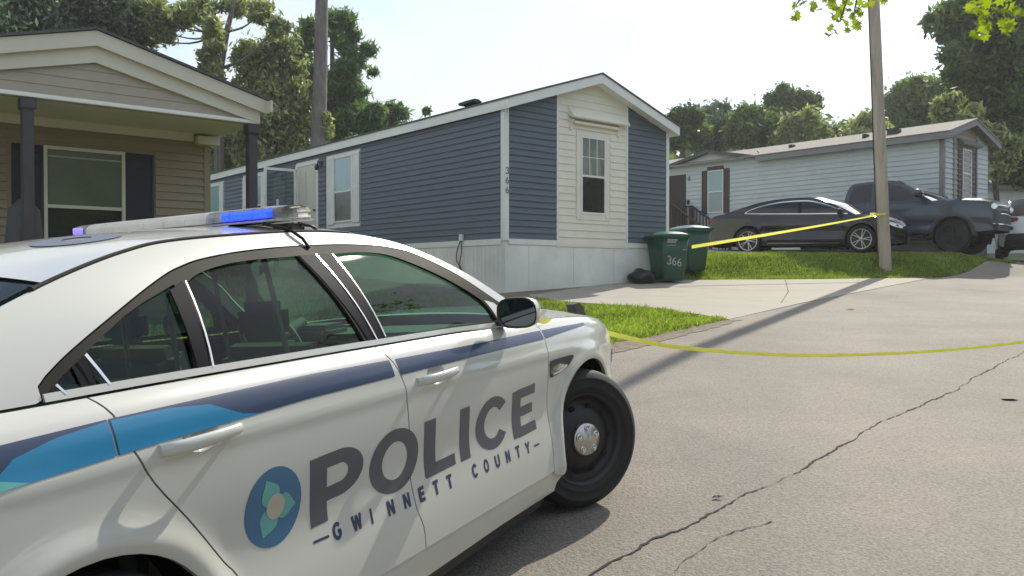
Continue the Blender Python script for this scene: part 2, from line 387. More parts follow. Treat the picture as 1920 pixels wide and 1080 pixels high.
# ------------------------------------------------------------------ siding, windows, trim
PLANKS = {}
def clip(poly, a, b, c):
    """keep the side where a*x + b*y <= c"""
    o = []
    for i in range(len(poly)):
        p, q = poly[i], poly[(i + 1) % len(poly)]; dp = a * p[0] + b * p[1] - c; dq = a * q[0] + b * q[1] - c
        if dp <= 0: o.append(p)
        if (dp < 0 < dq) or (dq < 0 < dp): t = dp / (dp - dq); o.append((p[0] + (q[0] - p[0]) * t, p[1] + (q[1] - p[1]) * t))
    return o
def siding(parent, m, o, u, n, s0, s1, z0, z1, e=0.127, holes=(), cuts=(), name='siding_plank', proud=0.026):
    """overlapping boards on the wall through o along u, outward normal n, each its own object"""
    o = Vector(o); u = Vector(u); n = Vector(n); z = z0
    while z < z1 - 0.01:
        h = min(e, z1 - z); segs = [(s0, s1)]
        for a, b, c, d in holes:
            if z + h * 0.5 > c and z + h * 0.5 < d:
                ns = []
                for p, q in segs:
                    if b <= p or a >= q: ns.append((p, q)); continue
                    if a > p: ns.append((p, a))
                    if b < q: ns.append((b, q))
                segs = ns
        for p, q in segs:
            poly = [(p, z), (q, z), (q, z + h), (p, z + h)]
            for ct in cuts: poly = clip(poly, *ct)
            if len(poly) < 3 or max(k[0] for k in poly) - min(k[0] for k in poly) < 0.02: continue
            x0 = poly[0][0]; rel = [(round(k[0] - x0, 3), round(k[1] - z, 3)) for k in poly]
            key = (m.name, tuple(rel), tuple(round(k, 3) for k in u), e, proud)
            if key not in PLANKS:
                off = lambda zz: proud - (proud - 0.003) * min(1, max(0, zz / e))
                A = [u * a + Vector((0, 0, c)) + n * off(c) for a, c in rel]; B = [u * a + Vector((0, 0, c)) + n * 0.0 for a, c in rel]
                k = len(rel); F = [tuple(range(k))] + [(i, k + i, k + (i + 1) % k, (i + 1) % k) for i in range(k)]
                me = py_mesh(name, A + B, F); me.materials.append(m)
                bm = bmesh.new(); bm.from_mesh(me); bmesh.ops.recalc_face_normals(bm, faces=bm.faces[:]); bm.to_mesh(me); bm.free()
                f0 = me.polygons[0]
                if f0.normal.dot(n) < 0: me.flip_normals()
                PLANKS[key] = me
            ob = link(name, PLANKS[key], parent); ob.location = o + u * x0 + Vector((0, 0, z))
        z += h
def wbox(mb, o, u, n, s0, s1, z0, z1, d0, d1, bev=0.0):
    """box on a wall: s along u, z up, d outward"""
    u = Vector(u); n = Vector(n); R = Matrix((u, n, Vector((0, 0, 1)))).transposed()
    c = Vector(o) + u * (s0 + s1) / 2 + n * (d0 + d1) / 2 + Vector((0, 0, (z0 + z1) / 2))
    return mb.box(c, (abs(s1 - s0), abs(d1 - d0), z1 - z0), R, bev)
def window(parent, o, u, n, s0, s1, z0, z1, fr=0.05, split=0.52, top='window_teal', bot='window_dark', trim='white_trim', grid=False, d=0.035):
    f = MB()
    for a in ((s0 - fr, s0), (s1, s1 + fr)): wbox(f, o, u, n, a[0], a[1], z0 - fr, z1 + fr, 0, d, 0.004)
    wbox(f, o, u, n, s0, s1, z1, z1 + fr, 0, d - 0.002); wbox(f, o, u, n, s0, s1, z0 - fr, z0, 0, d - 0.002)
    zm = z0 + (z1 - z0) * split; wbox(f, o, u, n, s0, s1, zm - 0.022, zm + 0.022, 0, d - 0.008)
    w = f.build('window', MATS[trim], parent)
    for a, b, mt in ((z0, zm - 0.022, bot), (zm + 0.022, z1, top)):
        p = MB(); wbox(p, o, u, n, s0, s1, a, b, 0.004, 0.012); p.build('pane', MATS[mt], w)
    if grid:
        g = MB(); 
        for k in (1, 2): wbox(g, o, u, n, s0 + (s1 - s0) * k / 3 - 0.008, s0 + (s1 - s0) * k / 3 + 0.008, zm + 0.022, z1, 0.013, 0.019)
        wbox(g, o, u, n, s0, s1, (zm + z1) / 2 - 0.008, (zm + z1) / 2 + 0.008, 0.0195, 0.024); g.build('muntin', MATS[trim], w)
    return w
def shutter(parent, o, u, n, s0, s1, z0, z1, m, d=0.04):
    f = MB(); wbox(f, o, u, n, s0, s1, z0, z1, 0.004, d * 0.55)
    for a, b in ((s0, s0 + 0.035), (s1 - 0.035, s1)): wbox(f, o, u, n, a, b, z0, z1, 0, d, 0.003)
    for a, b in ((z0, z0 + 0.05), (z1 - 0.05, z1), ((z0 + z1) / 2 - 0.03, (z0 + z1) / 2 + 0.03)): wbox(f, o, u, n, s0 + 0.035, s1 - 0.035, a, b, 0, d - 0.003)
    z = z0 + 0.06
    while z < z1 - 0.08:
        wbox(f, o, u, n, s0 + 0.035, s1 - 0.035, z, z + 0.022, 0, d * 0.75); z += 0.045
    return f.build('shutter', m, parent)
UX, UY, UZ = Vector((1, 0, 0)), Vector((0, 1, 0)), Vector((0, 0, 1))
HROT = math.atan2(0.6375, 0.770)

# ------------------------------------------------------------------ blue mobile home in the middle
HB = CAM_H     # house frame: z is measured from the camera's height, so 0.71 is the foot of the siding
bh = empty('mobile_home', (-0.146, 16.4, HB), HROT, 'slate blue mobile home with a white centre bay on its gable end', 'house')
W, LEN, ZF, ZE = 4.88, 18.3, 0.72, 3.30
RISE = 0.80
slope = RISE / (W / 2)
cutL = (-slope, 1, ZE); cutR = (slope, 1, ZE + slope * W)      # z <= ZE + slope*s ; z <= ZE + slope*(W-s)
# solid core
core = MB()
core.prism([(0, -1.0), (W, -1.0), (W, ZE), (W / 2, ZE + RISE), (0, ZE)], (0, 0.001, 0), UX, UZ, UY, LEN)
core.build('wall', MATS['skirting'], bh)
F0 = (0, 0, 0)
siding(bh, MATS['blue_siding'], F0, UX, -UY, 0.09, 1.395, ZF + 0.02, ZE + RISE, holes=(), cuts=(cutL, cutR))
siding(bh, MATS['cream_siding'], F0, UX, -UY, 1.395, 3.478, ZF - 0.06, ZE + RISE, e=0.152, holes=((1.90, 2.95, 1.20, 3.03),), cuts=(cutL, cutR), proud=0.020)
siding(bh, MATS['blue_siding'], F0, UX, -UY, 3.478, W - 0.08, ZF + 0.02, ZE + RISE, cuts=(cutL, cutR))
SH = [(5.62, 7.43, 1.30, 3.10), (7.85, 9.22, 0.0, 3.12), (11.16, 13.03, 1.30, 3.10), (14.6, 16.3, 1.30, 3.10)]
siding(bh, MATS['blue_siding'], F0, UY, -UX, 0.09, LEN, ZF + 0.02, ZE + 0.04, holes=SH)
# corner boards, starter strips, dividers
t = MB()
wbox(t, F0, UX, -UY, -0.022, 0.09, ZF - 0.02, ZE + 0.03, 0, 0.030, 0.004); wbox(t, F0, UY, -UX, -0.0295, 0.085, ZF - 0.021, ZE + 0.02, 0.0, 0.0295, 0.004)
t.build('corner_board', MATS['white_trim'], bh); t = MB()
wbox(t, F0, UX, -UY, W - 0.08, W + 0.02, ZF - 0.02, ZE + 0.03, 0, 0.030, 0.004)
t.build('corner_board', MATS['white_trim'], bh)
for s in (1.395, 3.478):
    t = MB(); wbox(t, F0, UX, -UY, s - 0.03, s + 0.03, ZF - 0.12, ZE + slope * min(s, W - s) - 0.03, 0, 0.026, 0.004); t.build('trim_board', MATS['white_trim'], bh)
for a, b in ((0.09, 1.365), (3.508, W + 0.0)):
    t = MB(); wbox(t, F0, UX, -UY, a, b, ZF - 0.09, ZF + 0.025, 0, 0.024, 0.003); t.build('trim_board', MATS['white_trim'], bh)
t = MB(); wbox(t, F0, UX, -UY, 1.425, 3.448, ZF - 0.11, ZF - 0.05, 0, 0.020, 0.003); t.build('trim_board', MATS['cream_siding'], bh)
t = MB(); wbox(t, F0, UY, -UX, 0.086, LEN, ZF - 0.10, ZF + 0.025, 0, 0.024, 0.003); t.build('trim_board', MATS['white_trim'], bh)
# skirting panels: front nearly smooth, side ribbed
for a, b in ((0.0, 0.62), (0.62, 1.85), (1.85, 3.07), (3.07, W)):
    t = MB(); wbox(t, F0, UX, -UY, a + 0.004, b - 0.004, -0.9, ZF - 0.12, 0.0, 0.010, 0.003); t.build('skirting_panel', MATS['skirting'], bh)
s = 0.0
k = 0
while s < LEN - 0.2:
    t = MB(); wbox(t, F0, UY, -UX, s + 0.002, s + 0.398, -1.1, ZF - 0.105, 0.0, 0.007, 0.002)
    for q in (0.07, 0.20, 0.33): wbox(t, F0, UY, -UX, s + q - 0.012, s + q + 0.012, -1.1, ZF - 0.108, 0.007, 0.015, 0.003)
    t.build('skirting_panel', MATS['skirting'], bh); s += 0.40
# roof: two slabs, rake boards, soffits
ov, oe = 0.27, 0.10      # overhang at the gable and at the eaves
def roof_slab(parent, W, LEN, ZE, slope, ov, oe, m, th=0.05, y1=None, name='roof', zoff=0.16):
    y1 = LEN + 0.2 if y1 is None else y1; b = MB()
    for sgn in (0, 1):
        x0 = -oe - 0.02; xm = W / 2; za = ZE + zoff - slope * (oe + 0.02); zb = ZE + zoff + slope * W / 2
        pl = [(x0, za), (xm, zb), (xm, zb + th), (x0, za + th)]
        if sgn: pl = [(W - p, q) for p, q in pl][::-1]
        b.prism(pl, (0, -ov - 0.02, 0), UX, UZ, UY, y1 + ov + 0.02)
    return b.build(name, m, parent)
roof_slab(bh, W, LEN, ZE, slope, ov, oe, MATS['shingle'], th=0.035)
for sgn in (0, 1):
    fx = (lambda p: p) if not sgn else (lambda p: W - p)
    b = MB(); pl = [(fx(-oe), ZE - slope * oe - 0.03), (fx(W / 2), ZE + slope * W / 2 - 0.03), (fx(W / 2), ZE + slope * W / 2 + 0.157), (fx(-oe), ZE - slope * oe + 0.157)]
    b.prism(pl, (0, -ov, 0), UX, UZ, UY, 0.03); b.build('rake_board', MATS['white_trim'], bh)
    b = MB(); pl = [(fx(-oe), ZE - slope * oe + 0.0), (fx(W / 2), ZE + slope * W / 2 + 0.0), (fx(W / 2), ZE + slope * W / 2 + 0.02), (fx(-oe), ZE - slope * oe + 0.02)]
    b.prism(pl, (0, -ov + 0.031, 0), UX, UZ, UY, ov - 0.031); b.build('soffit', MATS['white_trim'], bh)
    b = MB(); x0, x1 = sorted((fx(-oe - 0.0), fx(-oe + 0.025)))
    b.box(((x0 + x1) / 2, (LEN + 0.1 - ov + 0.03) / 2, ZE - slope * oe + 0.06), (x1 - x0, LEN + 0.1 + ov - 0.03, 0.19)); b.build('fascia', MATS['white_trim'], bh)
    b = MB(); x0, x1 = sorted((fx(-oe + 0.026), fx(-0.001)))
    b.box(((x0 + x1) / 2, (LEN + 0.1) / 2, ZE - 0.02), (x1 - x0, LEN + 0.1, 0.02)); b.build('soffit', MATS['white_trim'], bh)
# roof vent near the ridge
b = MB(); b.box((-0.02, 1.1, ZE + 0.24), (0.25, 0.5, 0.06), bev=0.015); b.box((0.02, 1.1, ZE + 0.28), (0.16, 0.40, 0.05), bev=0.015); b.build('roof_vent', MATS['black_metal'], bh)
# gable window with wide casing
window(bh, F0, UX, -UY, 2.10, 2.76, 1.36, 2.92, fr=0.045, split=0.49, top='curtain', bot='window_dark', grid=True)
b = MB()
for a in ((1.93, 2.055), (2.805, 2.93)): wbox(b, F0, UX, -UY, a[0], a[1], 1.19, 3.06, 0.0, 0.024, 0.005)
wbox(b, F0, UX, -UY, 2.055, 2.805, 2.965, 3.06, 0, 0.0235, 0.004); wbox(b, F0, UX, -UY, 2.055, 2.805, 1.19, 1.315, 0, 0.0235, 0.004)
b.build('window_casing', MATS['cream_siding'], bh)
# eyebrow hood above the window, its brackets
b = MB(); b.prism([(0.0, 3.56), (0.0, 3.36), (0.15, 3.28), (0.17, 3.31)], (1.70, 0, 0), (0, -1, 0), UZ, UX, 1.72); b.build('window_hood', MATS['cream_siding'], bh)
for s in (1.76, 3.18):
    b = MB(); b.prism([(0.0, 3.30), (0.0, 3.02), (0.04, 3.06), (0.05, 3.16), (0.11, 3.25)], (s - 0.03, 0, 0), (0, -1, 0), UZ, UX, 0.06); b.build('bracket', MATS['cream_siding'], bh)
b = MB(); wbox(b, F0, UX, -UY, 1.80, 3.14, 3.18, 3.24, 0.0, 0.10, 0.01); b.build('trim_board', MATS['cream_siding'], bh)
# side windows with white shutters
for (a, c), sw in (((6.02, 6.98), 0.37), ((11.55, 12.62), 0.37), ((14.95, 15.9), 0.3)):
    window(bh, F0, UY, -UX, a + 0.04, c - 0.04, 1.42, 3.02, fr=0.04, split=0.46)
    shutter(bh, F0, UY, -UX, a - sw, a - 0.01, 1.34, 3.08, MATS['white_trim']); shutter(bh, F0, UY, -UX, c + 0.01, c + sw, 1.34, 3.08, MATS['white_trim'])
# entrance door, its casing and the storm door standing open
b = MB()
for a in ((7.86, 7.95), (9.12, 9.21)): wbox(b, F0, UY, -UX, a[0], a[1], 0.78, 3.10, 0, 0.035, 0.004)
wbox(b, F0, UY, -UX, 7.95, 9.12, 3.02, 3.10, 0, 0.034, 0.004); b.build('door_frame', MATS['white_trim'], bh)
b = MB(); wbox(b, F0, UY, -UX, 7.95, 9.12, 0.78, 3.02, 0, 0.012)
for c in ((8.1, 8.48), (8.6, 8.98)):
    for zz in ((0.95, 1.6), (1.75, 2.85)): wbox(b, F0, UY, -UX, c[0], c[1], zz[0], zz[1], 0.012, 0.020, 0.006)
d = b.build('door', MATS['door_white'], bh)
b = MB(); b.tube([(-0.012, 8.06, 1.78), (-0.07, 8.06, 1.78)], 0.022); b.build('handle', MATS['black_metal'], d)
sd = MB(); so = Vector((-0.04, 9.16, 0)); su = Vector((-1, 0.12, 0)).normalized(); sn = Vector((-0.12, -1, 0)).normalized()
for a in ((0.0, 0.07), (0.83, 0.90)): wbox(sd, so, su, sn, a[0], a[1], 0.80, 2.98, 0, 0.03, 0.003)
for zz in ((0.80, 1.0), (2.91, 2.98), (1.55, 1.60)): wbox(sd, so, su, sn, 0.07, 0.83, zz[0], zz[1], 0, 0.029)
sdo = sd.build('storm_door', MATS['white_trim'], bh)
b = MB(); wbox(b, so, su, sn, 0.07, 0.83, 1.0, 2.91, 0.010, 0.016); b.build('pane', MATS['window_glass'], sdo)
b = MB(); wbox(b, so, su, sn, 0.50, 0.56, 1.95, 2.12, 0.016, 0.03); b.build('handle', MATS['white_trim'], sdo)
# wall lamp, power inlet with its loop of cable, house number
b = MB(); b.box((-0.03, 7.68, 2.98), (0.04, 0.12, 0.16), bev=0.01); b.tube([(-0.05, 7.68, 3.0), (-0.12, 7.68, 3.05), (-0.14, 7.68, 2.96)], 0.012)
b.lathe([(0.0, -0.09), (0.05, -0.09), (0.06, 0.0), (0.03, 0.06), (0, 0.06)], 12, Matrix.Translation((-0.15, 7.68, 2.90)) @ Matrix.Rotation(rad(90), 4, 'X'))
b.build('wall_lamp', MATS['black_metal'], bh)
b = MB(); b.box((-0.05, 1.36, 0.80), (0.07, 0.10, 0.14), bev=0.01); ib = b.build('power_inlet', MATS['skirting'], bh)
b = MB(); b.tube(smooth_line([(-0.07, 1.36, 0.74), (-0.10, 1.44, 0.52), (-0.07, 1.50, 0.33), (-0.05, 1.38, 0.18), (-0.06, 1.30, 0.05), (-0.07, 1.40, 0.22), (-0.09, 1.30, 0.50), (-0.07, 1.34, 0.73)], 5), 0.011, 6)
b.build('cable', MATS['dark_post'], bh)

# ------------------------------------------------------------------ lettering from strokes
def arc(cx, cy, rx, ry, a0, a1, n=12): return [(cx + rx * math.cos(rad(a0 + (a1 - a0) * i / n)), cy + ry * math.sin(rad(a0 + (a1 - a0) * i / n))) for i in range(n + 1)]
GL = {
 'P': (0.66, [[(0.09, 0), (0.09, 1)], [(0.09, 0.90), (0.37, 0.90)] , arc(0.36, 0.65, 0.22, 0.25, 96, -96, 26), [(0.37, 0.40), (0.09, 0.40)]]),
 'O': (0.84, [arc(0.42, 0.5, 0.33, 0.42, 0, 360, 48)]),
 'L': (0.58, [[(0.09, 0), (0.09, 1)], [(0.0, 0.09), (0.56, 0.09)]]),
 'I': (0.20, [[(0.10, 0), (0.10, 1)]]),
 'C': (0.74, [arc(0.41, 0.5, 0.32, 0.42, 42, 318, 40)]),
 'E': (0.58, [[(0.09, 0), (0.09, 1)], [(0.09, 0.91), (0.56, 0.91)], [(0.09, 0.51), (0.50, 0.51)], [(0.09, 0.09), (0.56, 0.09)]]),
 'G': (0.78, [arc(0.40, 0.5, 0.33, 0.43, 45, 330, 18), [(0.70, 0.48), (0.70, 0.2)], [(0.45, 0.46), (0.76, 0.46)]]),
 'W': (0.95, [[(0.03, 1), (0.24, 0.02)], [(0.24, 0.02), (0.47, 0.95)], [(0.47, 0.95), (0.70, 0.02)], [(0.70, 0.02), (0.91, 1)]]),
 'N': (0.72, [[(0.08, 0), (0.08, 1)], [(0.08, 1), (0.62, 0)], [(0.62, 0), (0.62, 1)]]),
 'T': (0.64, [[(0.32, 0), (0.32, 1)], [(0.0, 0.92), (0.64, 0.92)]]),
 'U': (0.70, [[(0.08, 1), (0.08, 0.38)] , arc(0.35, 0.38, 0.27, 0.31, 180, 360, 12), [(0.62, 0.38), (0.62, 1)]]),
 'Y': (0.70, [[(0.03, 1), (0.35, 0.48)], [(0.67, 1), (0.35, 0.48)], [(0.35, 0.5), (0.35, 0)]]),
 '3': (0.6, [arc(0.26, 0.74, 0.24, 0.22, 150, -80, 10), arc(0.26, 0.27, 0.27, 0.25, 80, -150, 12)]),
 '6': (0.6, [arc(0.30, 0.28, 0.23, 0.24, 0, 360, 16), arc(0.62, 0.30, 0.56, 0.66, 110, 180, 8)]),
 '-': (0.9, [[(0, 0.5), (0.9, 0.5)]]),
}
def strokes(ch, t):
    o = []
    for pl in GL[ch][1]:
        for i in range(len(pl) - 1):
            a = np.array(pl[i]); b = np.array(pl[i + 1]); d = b - a; l = np.linalg.norm(d)
            if l < 1e-6: continue
            d /= l; n = np.array([-d[1], d[0]]) * t / 2; ex = d * (t * 0.16 if len(pl) > 3 else 0.0)
            o.append([tuple(a - ex + n), tuple(b + ex + n), tuple(b + ex - n), tuple(a - ex - n)])
    return o
def text_parts(txt, h, t, track, surf, m, parent, x0=0.0, z0=0.0, name='letter', step=0.03, slope=0.0, flip=False):
    """letters of cap height h laid out from (x0, z0); surf maps (x, z) -> 3D"""
    x = x0
    for ch in txt:
        if ch == ' ': x += h * 0.9; continue
        P = [[(x + a * h, z0 + b * h + slope * (x + a * h - x0)) for a, b in q] for q in strokes(ch, t)]
        sheet(name, P, step, surf, m, parent, flip=flip); x += GL[ch][0] * h + track
    return x
def wall_surf(o, u, n, off):
    o = Vector(o); u = Vector(u); n = Vector(n)
    return lambda P: np.array([tuple(o + u * a + Vector((0, 0, b)) + n * off) for a, b in P])
mat('number_dark', (0.12, 0.14, 0.16), 0.4)
for k, ch in enumerate('366'):
    text_parts(ch, 0.125, 0.17, 0, wall_surf((0, 0, 0), UX, -UY, 0.036), MATS['number_dark'], bh, 0.005, 2.00 - k * 0.19, name='house_number', step=0.05)

# porch steps and railing at the blue home's door
def steps_rail(name, mtx, label, n=4, w=1.2, rise=0.18, deck=1.2, rail=0.95, m='brown_wood', zt=0.0):
    root = empty(name, matrix=mtx, label=label, cat='steps')
    for k in range(n):
        b = MB(); b.box((0, -deck / 2 - 0.28 * (k + 0.5) + 0.0, zt - rise * (k + 1) - 0.02), (w, 0.27, 0.04), bev=0.004); b.build('step', MATS[m], root)
    for k in range(int(deck / 0.15)):
        b = MB(); b.box((0, -deck / 2 + 0.075 + k * 0.15, zt - 0.02), (w, 0.142, 0.035), bev=0.004); b.build('deck_board', MATS[m], root)
    for sx in (-1, 1):
        for y in (deck / 2 - 0.05, -deck / 2):
            b = MB(); b.box((sx * (w / 2), y, zt - 0.4 + rail / 2), (0.09, 0.09, rail + 0.8), bev=0.006); b.build('post', MATS[m], root)
        b = MB(); b.box((sx * w / 2, 0, zt + rail), (0.10, deck, 0.045), bev=0.006); b.build('handrail', MATS[m], root)
        yb = -deck / 2 - 0.28 * n; b = MB(); b.box((sx * w / 2, yb, zt - rise * n + rail / 2 - 0.05), (0.09, 0.09, rail), bev=0.006); b.build('post', MATS[m], root)
        b = MB(); b.tube([(sx * w / 2, -deck / 2, zt + rail), (sx * w / 2, yb, zt - rise * n + rail)], 0.04, 6); b.build('handrail', MATS[m], root)
        for k in range(int(deck / 0.13)):
            b = MB(); b.box((sx * w / 2, -deck / 2 + 0.1 + k * 0.13, zt + rail / 2), (0.035, 0.035, rail - 0.05)); b.build('baluster', MATS[m], root)
        for k in range(n * 2):
            f = (k + 0.7) / (n * 2); b = MB(); b.box((sx * w / 2, -deck / 2 - 0.28 * n * f, zt - rise * n * f + rail / 2), (0.035, 0.035, rail - 0.06)); b.build('baluster', MATS[m], root)
    return root
Mh = Matrix.Translation((-0.146, 16.4, HB)) @ Matrix.Rotation(HROT, 4, 'Z')
steps_rail('porch_steps', Mh @ Matrix.Translation((-1.9, 10.6, 0.72)) @ Matrix.Rotation(rad(180), 4, 'Z'), 'dark brown wooden porch and railing at the side door of the blue home', n=5, w=2.0, deck=4.2, rail=0.7)

# ------------------------------------------------------------------ tan house with a porch gable, left
TO = Vector((-5.635, 9.8, CAM_H))
th = empty('porch_house', TO, HROT, 'tan house with dark porch posts and navy shutters on the left', 'house')
BZ, EZ = 2.085, 2.30          # underside of the porch beam, eave line
cs, hs, tsl = 0.716, 2.07, 0.262
pk = EZ + tsl * hs
D = 1.46
Wx0, Wx1 = -3.6, 2.63
b = MB(); b.prism([(Wx0, -2.4), (Wx1, -2.4), (Wx1, BZ + 0.02), (cs, BZ + 0.5), (Wx0, BZ + 0.02)], (0, D + 0.02, 0), UX, UZ, UY, 12.0); b.build('wall', MATS['tan_siding'], th)
TW = (0, D + 0.02, 0)
siding(th, MATS['tan_siding'], TW, UX, -UY, Wx0, Wx1 - 0.06, -1.3, BZ - 0.03, e=0.115, holes=((0.0, 1.86, 0.0, 1.78), (-1.35, -0.2, -1.3, 1.75)))
siding(th, MATS['tan_siding'], (Wx1, D + 0.02, 0), UY, UX, 0.06, 11.8, -1.3, BZ - 0.03, e=0.115)
b = MB(); wbox(b, TW, UX, -UY, Wx1 - 0.075, Wx1 + 0.02, -1.3, BZ - 0.02, 0, 0.03, 0.004); b.build('corner_board', MATS['tan_siding'], th)
b = MB(); wbox(b, TW, UX, -UY, Wx1 - 0.22, Wx1 + 0.10, BZ - 0.14, BZ - 0.02, 0.031, 0.20, 0.004); b.build('trim_board', MATS['tan_trim'], th)
window(th, TW, UX, -UY, 0.47, 1.40, -0.2, 1.70, fr=0.045, split=0.60, top='window_green', bot='window_dark', trim='tan_trim', d=0.05)
b = MB(); wbox(b, TW, UX, -UY, 0.48, 1.39, 1.60, 1.62, 0.013, 0.02); b.build('blind_rail', MATS['blinds'], th)
shutter(th, TW, UX, -UY, 0.06, 0.42, -0.22, 1.74, MATS['navy_shutter']); shutter(th, TW, UX, -UY, 1.45, 1.83, -0.22, 1.74, MATS['navy_shutter'])
b = MB(); wbox(b, TW, UX, -UY, -1.25, -0.30, -1.2, 1.66, 0.0, 0.03)
for a in ((-1.36, -1.25), (-0.30, -0.19)): wbox(b, TW, UX, -UY, a[0], a[1], -1.2, 1.74, 0, 0.05, 0.004)
b.build('door', MATS['door_white'], th)
# porch roof: gable wall in clapboard, beam, ceiling, rakes
G0 = (0, 0, 0)
cl = (-tsl, 1, EZ - 0.10 - tsl * (cs - hs)); cr = (tsl, 1, EZ - 0.10 + tsl * (cs + hs))
b = MB(); b.prism([(cs - hs, BZ), (cs + hs, BZ), (cs + hs, EZ - 0.1), (cs, pk - 0.1), (cs - hs, EZ - 0.1)], (0, 0.0, 0), UX, UZ, UY, 0.1); b.build('gable', MATS['taupe_siding'], th)
siding(th, MATS['taupe_siding'], G0, UX, -UY, cs - hs, cs + hs, BZ + 0.05, pk - 0.1, e=0.12, cuts=(cl, cr), proud=0.012)
b = MB(); b.box((cs, -0.02, BZ + 0.025), (2 * hs, 0.05, 0.05), bev=0.006); b.build('trim_board', MATS['white_trim'], th)
b = MB(); b.box((cs, 0.78, BZ + 0.03), (2 * hs, 1.40, 0.03)); 
b.build('porch_ceiling', MATS['tan_trim'], th)
b = MB(); b.box((cs, D - 0.04, BZ - 0.02), (2 * hs - 0.8, 0.06, 0.16), bev=0.004); b.build('trim_board', MATS['tan_trim'], th)
b = MB()
for sgn in (0, 1):
    fx = (lambda p: p) if not sgn else (lambda p: 2 * cs - p)
    x0 = cs - hs - 0.08; za = EZ - tsl * 0.08
    bb = MB(); bb.prism([(fx(x0), za - 0.06), (fx(cs), pk - 0.06), (fx(cs), pk + 0.12), (fx(x0), za + 0.12)], (0, -0.13, 0), UX, UZ, UY, 0.03); bb.build('rake_board', MATS['tan_trim'], th)
    bb = MB(); bb.prism([(fx(cs - hs), EZ - 0.21), (fx(cs), pk - 0.25), (fx(cs), pk - 0.052), (fx(cs - hs), EZ - 0.052)], (0, -0.060, 0), UX, UZ, UY, 0.045); bb.build('frieze_board', MATS['tan_trim'], th)
    bb = MB(); bb.prism([(fx(x0), za - 0.05), (fx(cs), pk - 0.05), (fx(cs), pk - 0.03), (fx(x0), za - 0.03)], (0, -0.099, 0), UX, UZ, UY, 0.099 + 0.12); bb.build('soffit', MATS['tan_trim'], th)
    bb = MB(); bb.prism([(fx(x0 - 0.03), za + 0.12), (fx(cs), pk + 0.13), (fx(cs), pk + 0.16), (fx(x0 - 0.03), za + 0.15)], (0, -0.16, 0), UX, UZ, UY, 13.7); bb.build('roof', MATS['shingle'], th)
    xa, xb = sorted((fx(x0), fx(x0 + 0.03)))
    bb = MB(); bb.box(((xa + xb) / 2, 6.5, za + 0.02), (xb - xa, 13.6, 0.16)); bb.build('fascia', MATS['tan_trim'], th)
    xa, xb = sorted((fx(x0 + 0.03), fx(cs - hs + (0.0 if sgn else 0.0) + 0.5)))
for sx, lab in ((0.0, None), (2.708, None), (-1.28, None)):
    b = MB(); b.box((sx, 0.05, (BZ - 2.2) / 2 - 0.06), (0.125, 0.125, BZ + 2.2 - 0.12), bev=0.008); b.build('porch_post', MATS['dark_post'], th)
    b = MB(); b.box((sx, 0.05, BZ - 0.07), (0.17, 0.17, 0.135), bev=0.012); b.build('post_capital', MATS['dark_post'], th)
b = MB(); b.box((cs - 0.3, 0.6, -1.25), (2 * hs, 1.7, 0.12)); b.build('porch_floor', MATS['brown_wood'], th)
# things hung and leaning on the porch
MT = Matrix.Translation(TO) @ Matrix.Rotation(HROT, 4, 'Z')
mat('rust_berries', (0.33, 0.06, 0.02), 0.7, var=0.4, vscale=30); mat('paper_white', (0.6, 0.57, 0.55), 0.7); mat('grey_cloth', (0.085, 0.085, 0.085), 0.9, var=0.15, vscale=8)
wr = empty('door_wreath', matrix=MT @ Matrix.Translation((-0.36, D - 0.06, 1.25)), label='rust red berry wreath hanging at the left edge of the porch wall', cat='wreath')
b = MB()
for k in range(90):
    a = rng.random() * 6.28; r = 0.20 + rng.normal() * 0.025; c = Vector((r * math.cos(a), -0.02 + rng.normal() * 0.02, r * math.sin(a)))
    b.box(c, (0.05, 0.05, 0.05), Matrix.Rotation(rng.random() * 3, 3, 'X') @ Matrix.Rotation(rng.random() * 3, 3, 'Z'), bev=0.012)
b.build('berries', MATS['rust_berries'], wr)
b = MB(); b.box((0.0, -0.05, 0.30), (0.34, 0.02, 0.22), bev=0.008); b.build('ribbon_bow', MATS['paper_white'], wr)
cv = empty('covered_grill', matrix=MT @ Matrix.Translation((0.02, 0.40, -1.2)), label='dark grey cloth covered grill standing behind the left porch post', cat='grill')
b = MB(); b.lathe([(0.30, 0), (0.29, 0.5), (0.25, 1.2), (0.20, 1.7), (0.17, 2.0), (0.06, 2.12), (0.0, 2.14)], 20, Matrix.Rotation(rad(90), 4, 'X') @ Matrix.Scale(1, 4)); b.build('cover', MATS['grey_cloth'], cv)

# ------------------------------------------------------------------ pale grey mobile home behind the parked cars
GC = Vector((12.4, 24.2, CAM_H))
gh = empty('mobile_home', GC, HROT, 'pale grey mobile home with dark brown shutters behind the parked cars', 'house')
GZ, GF, GW, GL_ = 4.05, 1.5, 3.15, 11.5
gs = 0.30
b = MB(); b.prism([(0, -1.0), (GW, -1.0), (GW, GZ), (GW / 2, GZ + gs * GW / 2), (0, GZ)], (0, 0, 0), UX, UZ, UY, GL_); b.build('wall', MATS['grey_siding'], gh)
